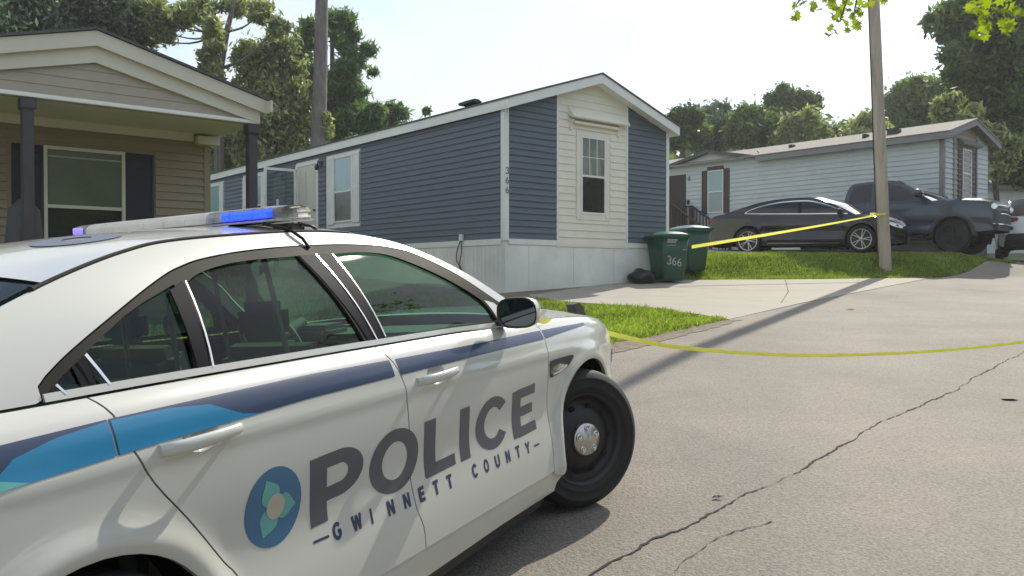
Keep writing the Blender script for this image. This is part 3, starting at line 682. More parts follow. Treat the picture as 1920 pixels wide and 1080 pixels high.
# small cross gable over the far end of the long side: centre at y = 9.4
gy0, gy1 = 6.1, 10.3; gm = (gy0 + gy1) / 2; gr = 0.42
cA = (-0.21, 1, GZ + 0.02 - 0.21 * gy0); cB = (0.21, 1, GZ + 0.02 + 0.21 * gy1)
siding(gh, MATS['grey_siding'], (0, 0, 0), UY, -UX, 0.10, GL_, GF, GZ, e=0.15, holes=((7.35, 8.50, 2.2, 3.95), (9.2, 10.2, 1.0, 3.83)), proud=0.028)
siding(gh, MATS['grey_siding'], (0, 0, 0), UY, -UX, gy0, gy1, GZ + 0.005, GZ + 0.5, e=0.15, cuts=(cA, cB), proud=0.028)
siding(gh, MATS['grey_siding'], (0, 0, 0), UX, -UY, 0.10, 0.62, GF, GZ + 0.6, e=0.15, cuts=((-gs, 1, GZ), (gs, 1, GZ + gs * GW)), proud=0.028)
siding(gh, MATS['taupe_siding'], (0, 0, 0), UX, -UY, 0.70, 2.25, GF, GZ + 0.6, e=0.15, cuts=((-gs, 1, GZ), (gs, 1, GZ + gs * GW)), proud=0.028)
siding(gh, MATS['grey_siding'], (0, 0, 0), UX, -UY, 2.3, GW - 0.05, GF, GZ + 0.6, e=0.15, cuts=((-gs, 1, GZ), (gs, 1, GZ + gs * GW)), proud=0.028)
b = MB(); wbox(b, (0, 0, 0), UX, -UY, -0.025, 0.09, -0.5, GZ, 0, 0.03); wbox(b, (0, 0, 0), UY, -UX, -0.029, 0.09, -0.5, GZ, 0, 0.0295); b.build('corner_board', MATS['grey_trim'], gh)
for s in (0.66, 2.27): 
    b = MB(); wbox(b, (0, 0, 0), UX, -UY, s - 0.035, s + 0.035, GF, GZ + 0.1, 0, 0.035); b.build('trim_board', MATS['grey_trim'], gh)
window(gh, (0, 0, 0), UX, -UY, 1.3, 1.85, 2.35, 3.75, fr=0.05, top='window_dark', bot='window_dark')
shutter(gh, (0, 0, 0), UX, -UY, 0.95, 1.24, 2.28, 3.82, MATS['brown_shutter']); shutter(gh, (0, 0, 0), UX, -UY, 1.92, 2.2, 2.28, 3.82, MATS['brown_shutter'])
b = MB(); b.prism([(0.0, 4.10), (0.0, 3.88), (0.20, 3.88), (0.22, 3.92)], (0.9, 0, 0), (0, -1, 0), UZ, UX, 1.35); b.build('window_hood', MATS['grey_trim'], gh)
b = MB(); b.box((0, GL_ / 2, 0.1), (0.02, GL_, 2.7)); b.build('skirting_panel', MATS['skirting'], gh)
window(gh, (0, 0, 0), UY, -UX, 7.62, 8.23, 2.32, 3.78, fr=0.04, split=0.5, top='window_teal', bot='blinds')
shutter(gh, (0, 0, 0), UY, -UX, 7.32, 7.57, 2.26, 3.84, MATS['brown_shutter']); shutter(gh, (0, 0, 0), UY, -UX, 8.28, 8.53, 2.26, 3.84, MATS['brown_shutter'])
b = MB(); wbox(b, (0, 0, 0), UY, -UX, 7.58, 8.27, 3.83, 3.96, 0, 0.05); b.build('trim_board', MATS['brown_shutter'], gh)
b = MB(); wbox(b, (0, 0, 0), UY, -UX, 9.28, 10.15, 1.7, 3.80, 0, 0.04); wbox(b, (0, 0, 0), UY, -UX, 9.38, 10.05, 2.8, 3.7, 0.04, 0.05); d = b.build('door', MATS['door_dark'], gh)
b = MB(); b.box((-0.05, 9.14, 2.75), (0.06, 0.12, 0.16), bev=0.02); b.build('mailbox', MATS['black_metal'], gh)
b = MB(); b.box((-0.05, 9.10, 3.62), (0.05, 0.10, 0.16), bev=0.02); b.build('wall_lamp', MATS['grey_trim'], gh)
roof_slab(gh, GW, GL_, GZ, gs, 0.3, 0.25, MATS['light_shingle'], th=0.05, zoff=0.12)
for sgn in (0, 1):
    fx = (lambda p: p) if not sgn else (lambda p: GW - p)
    b = MB(); b.prism([(fx(-0.25), GZ - gs * 0.25 - 0.04), (fx(GW / 2), GZ + gs * GW / 2 - 0.04), (fx(GW / 2), GZ + gs * GW / 2 + 0.12), (fx(-0.25), GZ - gs * 0.25 + 0.12)], (0, -0.3, 0), UX, UZ, UY, 0.04); b.build('rake_board', MATS['grey_trim'], gh)
b = MB(); b.box((-0.25, (gy0 - 0.3) / 2, GZ - 0.03), (0.04, gy0 + 0.3, 0.20)); b.build('fascia', MATS['grey_trim'], gh)
b = MB(); b.box((-0.12, (gy0 - 0.3) / 2, GZ - 0.10), (0.24, gy0 + 0.3, 0.02)); b.build('soffit', MATS['grey_trim'], gh)
for sgn in (0, 1):
    fy = (lambda p: p) if not sgn else (lambda p: 2 * gm - p)
    b = MB(); b.prism([(fy(gy0 - 0.15), GZ - 0.06), (fy(gm), GZ + 0.40), (fy(gm), GZ + 0.52), (fy(gy0 - 0.15), GZ + 0.06)], (-0.22, 0, 0), UY, UZ, UX, 1.9); b.build('roof', MATS['shingle'], gh)
for y, sz in ((2.6, 0.10), (1.7, 0.16), (5.2, 0.06)):
    b = MB(); b.box((0.55, y, GZ + 0.34), (0.25, 0.35 if sz > 0.1 else 0.12, sz + 0.08), bev=0.01); b.build('roof_vent', MATS['black_metal'], gh)
b = MB(); b.tube(smooth_line([(0.15, 6.3, GZ + 0.30), (0.05, 6.15, GZ + 0.16), (-0.1, 6.5, GZ + 0.12), (-0.2, 6.6, GZ + 0.02)]), 0.02, 5); b.build('cable', MATS['black_metal'], gh)
Mg = Matrix.Translation(GC) @ Matrix.Rotation(HROT, 4, 'Z')
steps_rail('porch_steps', Mg @ Matrix.Translation((-0.75, 9.45, 1.68)), 'dark brown steps with balusters at the door of the grey home', n=6, w=1.1, deck=1.2, rail=0.9)

# far pale house at the right edge
p = at(1852, 400, 36); fh = empty('house', (p.x, 36, 0), rad(12), 'low pale grey house far behind, at the right edge', 'house')
z0 = at(0, 475, 36).z; z1 = at(0, 352, 36).z
b = MB(); b.box((4, 3, (z0 + z1) / 2), (8, 6, z1 - z0)); b.build('wall', MATS['grey_siding'], fh)
siding(fh, MATS['grey_siding'], (0, 0, 0), UX, -UY, 0.0, 8, z0, z1, e=0.3, proud=0.03)
b = MB(); b.prism([(-0.3, z1), (6.3, z1), (3, z1 + 1.0)], (-0.4, 0, 0), UY, UZ, UX, 8.8); b.build('roof', MATS['light_shingle'], fh)
b = MB(); b.box((4, -0.33, z1), (8.8, 0.05, 0.16)); b.build('fascia', MATS['grey_trim'], fh)

# ------------------------------------------------------------------ refuse carts
mat('cart_green', (0.014, 0.066, 0.038), 0.45, var=0.15, vscale=4); mat('cart_teal', (0.02, 0.10, 0.11), 0.4, var=0.1, vscale=4); mat('cart_lid', (0.05, 0.16, 0.12), 0.35, var=0.1, vscale=5)
mat('marker_white', (0.45, 0.46, 0.45), 0.7)
def cart(label, x, y, rz, mt, lidm, h=1.12, marks=False):
    root = empty('refuse_cart', (x, y, float(ground(x, y)) + 0.02), rz, label, 'bin', 'refuse carts beside the blue home')
    w0, w1, d0, d1 = 0.50, 0.68, 0.56, 0.80; z0, z1 = 0.03, h - 0.09
    b = MB(); V = []; F = []; n = 8
    lv = [(0.0, z0), (0.12, z0 + 0.02), (0.5, z0 + (z1 - z0) * 0.5), (0.97, z1 - 0.06), (0.97, z1 - 0.06), (1.06, z1 - 0.05), (1.08, z1)]
    for t, z in lv:
        t2 = min(t, 1.0) if t <= 1 else t; w = (w0 + (w1 - w0) * min(t, 1)) * (1 + max(0, t - 1) * 0.6); dd = (d0 + (d1 - d0) * min(t, 1)) * (1 + max(0, t - 1) * 0.6)
        r = 0.06
        for cx, cy, a0 in ((1, 1, 0), (-1, 1, 90), (-1, -1, 180), (1, -1, 270)):
            for k in range(4):
                a = rad(a0 + 30 * k); V.append((cx * (w / 2 - r) + r * math.cos(a), cy * (dd / 2 - r) + r * math.sin(a), z))
    for i in range(len(lv) - 1):
        for k in range(16): F.append((i * 16 + k, i * 16 + (k + 1) % 16, (i + 1) * 16 + (k + 1) % 16, (i + 1) * 16 + k))
    F.append(tuple(range(15, -1, -1))); b.add(V, F, True); body = b.build('body', MATS[mt], root)
    b = MB(); prof = []
    V = []; F = []
    for j in range(9):
        ty = -1 + 2 * j / 8
        for i in range(9):
            tx = -1 + 2 * i / 8; zz = h - 0.085 + 0.085 * (1 - abs(tx) ** 3) * (1 - 0.8 * abs(ty) ** 4); V.append((tx * (w1 / 2 + 0.035), ty * (d1 / 2 + 0.04), zz))
    for j in range(8):
        for i in range(8): F.append((j * 9 + i, j * 9 + i + 1, (j + 1) * 9 + i + 1, (j + 1) * 9 + i))
    b.add(V, F, True); b.box((0, 0, h - 0.10), (w1 + 0.075, d1 + 0.085, 0.03), bev=0.01)
    b.build('lid', MATS[lidm], root)
    b = MB(); b.tube([(-0.26, d1 / 2 + 0.08, h - 0.12), (0.26, d1 / 2 + 0.08, h - 0.12)], 0.016, 8)
    for s in (-0.24, 0.24): b.box((s, d1 / 2 + 0.04, h - 0.12), (0.03, 0.10, 0.04))
    b.build('handle', MATS[mt], root)
    for s in (-1, 1):
        b = MB(); b.lathe([(0.0, 0.03), (0.10, 0.03), (0.13, 0.02), (0.13, -0.02), (0.10, -0.03), (0, -0.03)], 20, Matrix.Translation((s * 0.28, d0 / 2 + 0.03, 0.13)) @ Matrix.Rotation(rad(90), 4, 'Z')); b.build('wheel', MATS['dark_plastic'], root)
    if marks:
        def sf(P):      # front face of the cart leans outward with height
            return np.array([(a, -(d0 + (d1 - d0) * (c - z0) / (z1 - 0.06 - z0)) / 2 - 0.004, c) for a, c in P])
        text_parts('366', 0.18, 0.11, 0.02, sf, MATS['marker_white'], body, -0.20, 0.40, name='painted_number', step=0.05, slope=-0.18)
        for z, w in ((0.905, 0.24), (0.86, 0.20), (0.80, 0.22)):
            x = -0.22; k = 0
            while x < -0.22 + w:
                ww = random.uniform(0.018, 0.035); hh = 0.030 if z != 0.80 else 0.008
                if z == 0.80: ww = w
                sheet('printed_mark', [[(x, z), (x + ww, z), (x + ww, z + hh), (x, z + hh)]], 0.05, sf, MATS['marker_white'], body); x += ww + 0.008
        sheet('printed_mark', [[(0.17, 0.70), (0.25, 0.70), (0.25, 0.715), (0.17, 0.715)]], 0.05, sf, MATS['marker_white'], body)
    return root
cart('green refuse cart with 366 hand painted in white, nearest the drive', 3.47, 18.72, rad(18), 'cart_green', 'cart_lid', marks=True)
cart('teal lidded refuse cart standing behind the green one', 4.22, 19.95, rad(24), 'cart_green', 'cart_teal', h=1.1)
bg_ = MB(); bm = bmesh.new(); bmesh.ops.create_icosphere(bm, subdivisions=3, radius=0.3)  # flattened black lump on the ground left of the green cart
for v in bm.verts: v.co *= 1 + 0.16 * math.sin(v.co.x * 17) * math.cos(v.co.z * 13 + v.co.y * 9); v.co.z = v.co.z * 0.62 + 0.15; v.co.z = max(v.co.z, 0.0)
bm.verts.index_update(); bg_.add([v.co for v in bm.verts], [[v.index for v in f.verts] for f in bm.faces], True); bm.free()
mat('lump_black', (0.012, 0.012, 0.012), 0.3)
o = bg_.build('dark_lump', MATS['lump_black']); o.location = (2.86, 18.42, float(ground(2.86, 18.42))); tag(o, 'black rounded lump lying left of the green refuse cart', 'bag')

# ------------------------------------------------------------------ utility pole
mat('pole_wood', (0.38, 0.33, 0.26), 0.85, var=0.25, vscale=6, bump=0.6, bscale=30, stretch=(1, 1, 0.12), bdist=0.02)
px, py_ = 9.16, 20.6; pz = float(ground(px, py_)) - 0.3
up = empty('utility_pole', (px, py_, pz), 0, 'weathered wooden utility pole leaning left, with yellow tape tied round it', 'pole')
b = MB(); b.tube([(0, 0, 0), (-0.10, 0, 2.0), (-0.42, -0.28, 6.2), (-1.2, -0.75, 17.0)], [0.165, 0.155, 0.135, 0.10], 20); b.build('shaft', MATS['pole_wood'], up)
b = MB(); b.tube([(-0.18, -0.02, 0.3), (-0.27, -0.02, 2.0), (-0.56, -0.30, 6.2), (-1.32, -0.78, 17.0)], 0.012, 6); b.build('ground_wire', MATS['black_metal'], up)

# ------------------------------------------------------------------ barrier tape
mat('tape_yellow', (0.95, 0.90, 0.08), 0.35, var=0.10, vscale=5)
def _tr(m, k, tint):
    t = m.node_tree; o = t.nodes['Material Output']; p = t.nodes['Principled BSDF']; tl = t.nodes.new('ShaderNodeBsdfTranslucent'); tl.inputs[0].default_value = (*tint, 1); mx = t.nodes.new('ShaderNodeMixShader'); mx.inputs[0].default_value = k
    t.links.new(p.outputs[0], mx.inputs[1]); t.links.new(tl.outputs[0], mx.inputs[2]); t.links.new(mx.outputs[0], o.inputs[0])
_tr(MATS['tape_yellow'], 0.5, (1.0, 0.97, 0.20))
def tape(name, pts, label, w=0.075, tw=None, parent=None, k=14, sunward=False):
    C = smooth_line(pts, k); V = []; F = []; n = len(C)
    for i, c in enumerate(C):
        c = Vector(c); d = (Vector(C[min(i + 1, n - 1)]) - Vector(C[max(i - 1, 0)])).normalized(); a = tw(i / (n - 1)) if tw else 0.0
        upv = Vector((0, 0, 1)); sd_ = d.cross(upv).normalized(); upv = sd_.cross(d)
        h = (upv * math.cos(a) + sd_ * math.sin(a)) * w / 2
        if sunward: h = (sdir - d * sdir.dot(d)).normalized() * w / 2
        nn = d.cross(h).normalized() * 0.0006
        for q in (-1, -0.33, 0.33, 1): V.append(c + h * q + nn * (6 * math.sin(i * 1.3) * (1 - q * q)))
    for i in range(n - 1):
        for q in range(3): F.append((4 * i + q, 4 * i + q + 1, 4 * i + 5 + q, 4 * i + 4 + q))
    o = link(name, py_mesh(name, V, F, True), parent, MATS['tape_yellow'])
    if label: tag(o, label, 'tape', 'barrier tape')
    return o
A = at(1297, 463, 18.45); B = at(1662, 400, 20.40)
tape('barrier_tape', [tuple(A), tuple(A.lerp(B, 0.33) + Vector((0, 0, -0.015))), tuple(A.lerp(B, 0.66) + Vector((0, 0, -0.02))), tuple(B)], 'yellow tape stretched from the green cart to the pole', w=0.075, tw=lambda t: 0.2 + 1.0 * t)
cR = [(9.16 - 0.19 + 0.18 * math.cos(a), 20.6 + 0.18 * math.sin(a), B.z + 0.02 * math.sin(a)) for a in np.linspace(-2.6, 3.6, 20)]
tape('tape_wrap', [(x - px, y - py_, z - pz) for x, y, z in cR], None, w=0.05, k=2, parent=up)
TP = [at(1001, 598, 3.85), at(1045, 606, 4.25), at(1100, 613, 4.7), at(1150, 627, 5.1), at(1250, 648, 5.6), at(1370, 660, 6.0), at(1500, 666, 6.4), at(1640, 664, 6.8), at(1780, 656, 7.1), at(1920, 641, 7.4), at(2100, 615, 7.8), at(2400, 560, 8.4)]
tape('barrier_tape', [tuple(q) for q in TP], 'yellow tape sagging across the road from the police car', w=0.030, k=10, sunward=True)

# dead leaves on the road
for x, y, s in ((4.115, 6.95, 0.055), (1.111, 4.527, 0.022), (5.4, 13.4, 0.05)):
    V = []; 
    for k in range(9):
        a = k / 9 * 6.283; r = s * (0.6 + 0.5 * random.random()); V.append((r * math.cos(a) * 1.5, r * math.sin(a), 0.006 + 0.012 * random.random()))
    V.append((0, 0, 0.006)); me = py_mesh('fallen_leaf', V, [(k, (k + 1) % 9, 9) for k in range(9)]); o = link('fallen_leaf', me, None, MATS['brown_wood']); o.location = (x, y, float(ground(x, y)) + 0.014)
    tag(o, {4.115: 'curled brown dead leaf on the asphalt, right of the crack', 1.111: 'tiny brown leaf on the asphalt beside the crack, nearest the police car', 5.4: 'small dead leaf on the asphalt near the driveway edge'}[x], 'leaf')

# ------------------------------------------------------------------ vehicle materials
mat('paint_police', (0.51, 0.515, 0.475), 0.24, coat=0.8)
mat('decal_navy', (0.014, 0.032, 0.085), 0.35, coat=0.3); mat('decal_grey', (0.060, 0.066, 0.088), 0.35, coat=0.3); mat('decal_blue', (0.005, 0.17, 0.34), 0.35, coat=0.3); mat('decal_teal', (0.10, 0.36, 0.34), 0.35, coat=0.3)
mat('decal_mid', (0.03, 0.13, 0.25), 0.35, coat=0.3); mat('decal_sand', (0.42, 0.40, 0.33), 0.35, coat=0.3); mat('decal_roof', (0.12, 0.14, 0.19), 0.4)
mat('gasket', (0.030, 0.029, 0.024), 0.6, var=0.2, vscale=5, spec=0.06); mat('rubber', (0.014, 0.014, 0.014), 0.75, var=0.35, vscale=12, bump=0.2, bscale=120); mat('pillar_gloss', (0.018, 0.018, 0.022), 0.55, spec=0.03)
mat('chrome', (0.75, 0.74, 0.72), 0.18, metal=1.0); mat('brushed', (0.55, 0.54, 0.52), 0.3, metal=1.0); mat('black_steel', (0.016, 0.016, 0.016), 0.5, var=0.2, vscale=9); mat('cavity', (0.008, 0.008, 0.008), 0.95)
mat('interior', (0.10, 0.125, 0.105), 0.8); mat('interior_light', (0.22, 0.26, 0.23), 0.7)
mat('mirror_face', (0.13, 0.14, 0.15), 0.03, metal=1.0)
mat_glass('tint_glass', (0.50, 0.72, 0.58), 0.02, 0.55); mat_glass('clear_lens', (0.88, 0.90, 0.88), 0.15, 1.5)
mat('led_blue', (0.01, 0.03, 0.6), 0.3, emit=((0.005, 0.04, 1.0), 2.2)); mat('led_violet', (0.3, 0.25, 0.8), 0.3, emit=((0.35, 0.25, 1.0), 0.6)); mat('reflector', (0.62, 0.60, 0.56), 0.45, metal=0.0, var=0.3, vscale=30)
mat('frosted_lens', (0.78, 0.76, 0.72), 0.35, var=0.12, vscale=22, coat=0.5); _tr(MATS['frosted_lens'], 0.45, (0.95, 0.93, 0.88))
mat('lamp_clear', (0.6, 0.6, 0.6), 0.1, metal=0.6); mat('lamp_red', (0.20, 0.008, 0.008), 0.15, coat=0.5)
for m_ in ('tint_glass', 'clear_lens'): pass

# ------------------------------------------------------------------ the police car
PM = np.array([[0.0] * 4] * 4)
def Rm(yaw, pit, rol):
    return (Matrix.Rotation(yaw, 4, 'Z') @ Matrix.Rotation(pit, 4, 'Y') @ Matrix.Rotation(rol, 4, 'X'))
CARM = Matrix.Translation((-1.065, 3.514, CAM_H - 1.329)) @ Rm(rad(62.6), rad(-3.8), rad(-3.0))
pc = empty('police_car', matrix=CARM, label='white police sedan with a roof light bar and dark POLICE lettering on its side', cat='car')
FA, RA, WR = 1.475, -1.40, 0.36
def interp_s(x, pts):
    X_ = [p[0] for p in pts]; Y_ = [p[1] for p in pts]; return np.interp(x, X_, Y_)
BELT = smooth_line([(-2.62, 0.93), (-2.35, 1.03), (-2.1, 1.085), (-1.75, 1.11), (-1.46, 1.102), (-1.1, 1.092), (-0.6, 1.075), (-0.2, 1.06), (0.3, 1.04), (0.63, 1.022), (1.0, 1.010), (1.4, 0.985), (1.85, 0.935), (2.1, 0.885), (2.3, 0.815), (2.46, 0.70)], 6)
RAIL = smooth_line([(-2.05, 1.10), (-1.75, 1.19), (-1.5, 1.285), (-1.25, 1.368), (-1.0, 1.430), (-0.78, 1.458), (-0.3, 1.474), (0.0, 1.466), (0.2, 1.440), (0.35, 1.402), (0.5, 1.343), (0.65, 1.265), (0.8, 1.165), (0.95, 1.072), (1.06, 1.012)], 6)
def belt(x): return interp_s(x, BELT)
def car_half(x, z):
    x = np.asarray(x, float); z = np.asarray(z, float); b = belt(x); d = b - z
    lo = 0.948 - 0.078 * np.exp(-np.maximum(d, 0) / 0.055) - 0.022 * np.exp(-((z - 0.60) / 0.13) ** 2) - 0.5 * np.maximum(0, 0.30 - z) ** 1.1 * 0.6
    lo = lo + 0.005 * np.exp(-((d - 0.16) / 0.025) ** 2)
    g = np.maximum(-d, 0); hi = 0.870 - 0.30 * g - 0.85 * g * g
    y = np.where(d >= 0, lo, hi)
    fr = np.maximum(0, (x - 1.45) / 1.02); rr = np.maximum(0, (-1.75 - x) / 0.87)
    y = y * (1 - 0.30 * fr ** 2.4) * (1 - 0.16 * rr ** 2.2)
    for wx, R_ in ((FA, 0.415), (RA, 0.415)):
        r = np.sqrt((x - wx) ** 2 + (z - WR) ** 2); y = y + 0.020 * np.exp(-((r - R_) / 0.045) ** 2) * (z > 0.25) * (d > 0.03)
    return y
def cside(sg=-1, off=0.0):
    return lambda P: np.column_stack([P[:, 0], sg * (car_half(P[:, 0], P[:, 1]) + off), P[:, 1]])
def arc_pts(cx, cz, r, a0, a1, n=18): return [(cx + r * math.cos(rad(a0 + (a1 - a0) * i / n)), cz + r * math.sin(rad(a0 + (a1 - a0) * i / n))) for i in range(n + 1)]
def sub(line, x0, x1):
    o = [p for p in line if min(x0, x1) <= p[0] <= max(x0, x1)]
    o = sorted(o, key=lambda p: p[0]); zz0 = interp_s(min(x0, x1), sorted(line)); zz1 = interp_s(max(x0, x1), sorted(line))
    o = [(min(x0, x1), float(zz0))] + [p for p in o if p[0] > min(x0, x1) + 0.01 and p[0] < max(x0, x1) - 0.01] + [(max(x0, x1), float(zz1))]
    return o if x0 < x1 else o[::-1]
SEAM_R = smooth_line([(-1.30, 1.098), (-1.27, 1.05), (-1.25, 0.97), (-1.20, 0.87), (-1.12, 0.765), (-1.05, 0.67), (-1.0, 0.60), (-0.965, 0.555), (-0.90, 0.42), (-0.885, 0.335)], 3)
SEAM_B = smooth_line([(-0.215, 1.06), (-0.17, 0.97), (-0.155, 0.88), (-0.15, 0.75), (-0.145, 0.60), (-0.14, 0.48), (-0.115, 0.40), (-0.115, 0.325)], 3)
SEAM_F = [(1.015, 1.01), (1.01, 0.88), (1.0, 0.75), (0.995, 0.60), (0.985, 0.45), (0.975, 0.30)]
def shift(l, dx): return [(a + dx, b) for a, b in l]
g_ = 0.0032
TOPL = sorted(BELT)
belt_off = 0.003
def btop(x0, x1): return [(a, b - belt_off) for a, b in sub(BELT, x0, x1)]
rear_door = btop(SEAM_R[0][0] + g_, SEAM_B[0][0] - g_) + shift(SEAM_B, -g_)[1:] + [(-0.5, 0.333)] + shift(SEAM_R, g_)[::-1][:-1]
front_door = btop(SEAM_B[0][0] + g_, SEAM_F[0][0] - g_) + shift(SEAM_F, -g_)[1:] + [(0.5, 0.312)] + shift(SEAM_B, g_)[::-1][:-1]
fender = btop(SEAM_F[0][0] + g_, 2.46) + [(2.47, 0.55), (2.44, 0.30), (2.2, 0.26), (1.93, 0.26)] + arc_pts(FA, WR, 0.395, -10, 192, 30) + [(1.05, 0.26), (0.985, 0.285)] + shift(SEAM_F, g_)[::-1][:-1]
quarter = btop(-2.60, SEAM_R[0][0] - g_) + shift(SEAM_R, -g_)[1:] + [(-0.92, 0.30)] + arc_pts(RA, WR, 0.39, -5, 188, 26) + [(-1.95, 0.28), (-2.5, 0.30), (-2.62, 0.5)]
rocker = [(-0.965, 0.327), (-0.5, 0.329), (-0.115, 0.321), (0.5, 0.308), (0.972, 0.292), (1.06, 0.255), (1.04, 0.185), (0.5, 0.20), (-0.9, 0.205)]
DOORS = {}
CUPS = {'r': (-1.05, 0.951), 'f': (0.05, 0.921)}
def cup_loop(x, z, k=1.0): return [(x + 0.060 * k * math.cos(t_), z + 0.040 * k * math.sin(t_)) for t_ in np.linspace(0, 6.283, 25)[:-1]]
for sg in (-1, 1):
    fl = sg > 0; rim = (0, -sg * 0.018, 0)
    st = 0.016 if sg < 0 else 0.08
    for nm, pl in (('door', rear_door), ('door', front_door), ('fender', fender), ('quarter_panel', quarter)):
        hl = [cup_loop(*CUPS['r'])] if pl is rear_door and sg < 0 else [cup_loop(*CUPS['f'])] if pl is front_door and sg < 0 else []
        o = sheet(nm, [pl], st, cside(sg), MATS['paint_police'], pc, rim=rim, flip=fl, holes=hl)
        if nm == 'door': DOORS[(sg, 'r' if pl is rear_door else 'f')] = o
    sheet('rocker_panel', [rocker], 0.05, cside(sg, -0.012), MATS['paint_police'], pc, rim=rim, flip=fl)
    # strip of bright trim along the sill, dark sill below
    sheet('sill', [[(-0.95, 0.200), (0.5, 0.195), (1.03, 0.18), (1.0, 0.12), (-0.93, 0.13)]], 0.06, cside(sg, -0.05), MATS['black_steel'], pc, flip=fl)
    # dark inner skin behind the gaps
    b_in = [(a, z - 0.02) for a, z in sub(BELT, -2.4, 2.2)] + [(2.2, 0.75)] + [(1.93, 0.36)] + arc_pts(FA, WR, 0.44, 0, 180, 14) + [(1.03, 0.25), (-0.93, 0.25)] + arc_pts(RA, WR, 0.44, 0, 180, 14) + [(-2.4, 0.4)]
    sheet('inner_skin', [b_in], 0.12, cside(sg, -0.045), MATS['cavity'], pc, flip=fl)
    for wx in (FA, RA):
        b = MB(); a_ = arc_pts(wx, WR, 0.43, -20, 200, 24); V = [(x, sg * 0.90, z) for x, z in a_] + [(x, sg * 0.50, z) for x, z in a_]; n = len(a_)
        b.add(V, [(i, i + 1, n + i + 1, n + i) for i in range(n - 1)] + [tuple(range(n, 2 * n))], True); b.build('wheel_well', MATS['cavity'], pc, fix=False)

# window openings
GAS_R = [(-1.405, 1.105), (-1.405, 1.135), (-1.38, 1.155), (-1.32, 1.19), (-1.22, 1.238), (-1.05, 1.312), (-0.93, 1.358), (-0.86, 1.378), (-0.76, 1.397), (-0.57, 1.414), (-0.32, 1.422), (-0.06, 1.420), (0.12, 1.410), (0.24, 1.395), (0.35, 1.368), (0.49, 1.302), (0.60, 1.238), (0.72, 1.155), (0.84, 1.075), (0.905, 1.018)]
GAS = smooth_line(GAS_R[2:-1], 4); GAS = GAS_R[:2] + GAS + [GAS_R[-1]]
G_in_r = [(-0.90, 1.098)]
gl_rear = smooth_line([(-0.905, 1.105), (-0.885, 1.33)], 2)[:1] + smooth_line([(-0.875, 1.335), (-0.79, 1.363), (-0.62, 1.385), (-0.345, 1.390)], 4) + [(-0.30, 1.25), (-0.255, 1.083)]
gl_quart = [(-1.235, 1.113), (-1.16, 1.175), (-1.05, 1.235), (-0.945, 1.287), (-0.93, 1.20), (-0.945, 1.108)]
gl_quart = [(-1.435, 1.112), (-1.385, 1.124), (-1.338, 1.154), (-1.284, 1.183), (-1.214, 1.222), (-1.119, 1.267), (-1.046, 1.295), (-0.967, 1.319), (-0.918, 1.334), (-0.945, 1.2), (-0.975, 1.107), (-1.28, 1.111)]
gl_front = [(-0.135, 1.082)] + [(-0.155, 1.25), (-0.165, 1.385)] + smooth_line([(-0.14, 1.390), (0.02, 1.388), (0.16, 1.373), (0.29, 1.330), (0.44, 1.262), (0.56, 1.195), (0.635, 1.145)], 4) + [(0.665, 1.10), (0.69, 1.048)]
gl_rear[0] = (-0.925, 1.101)
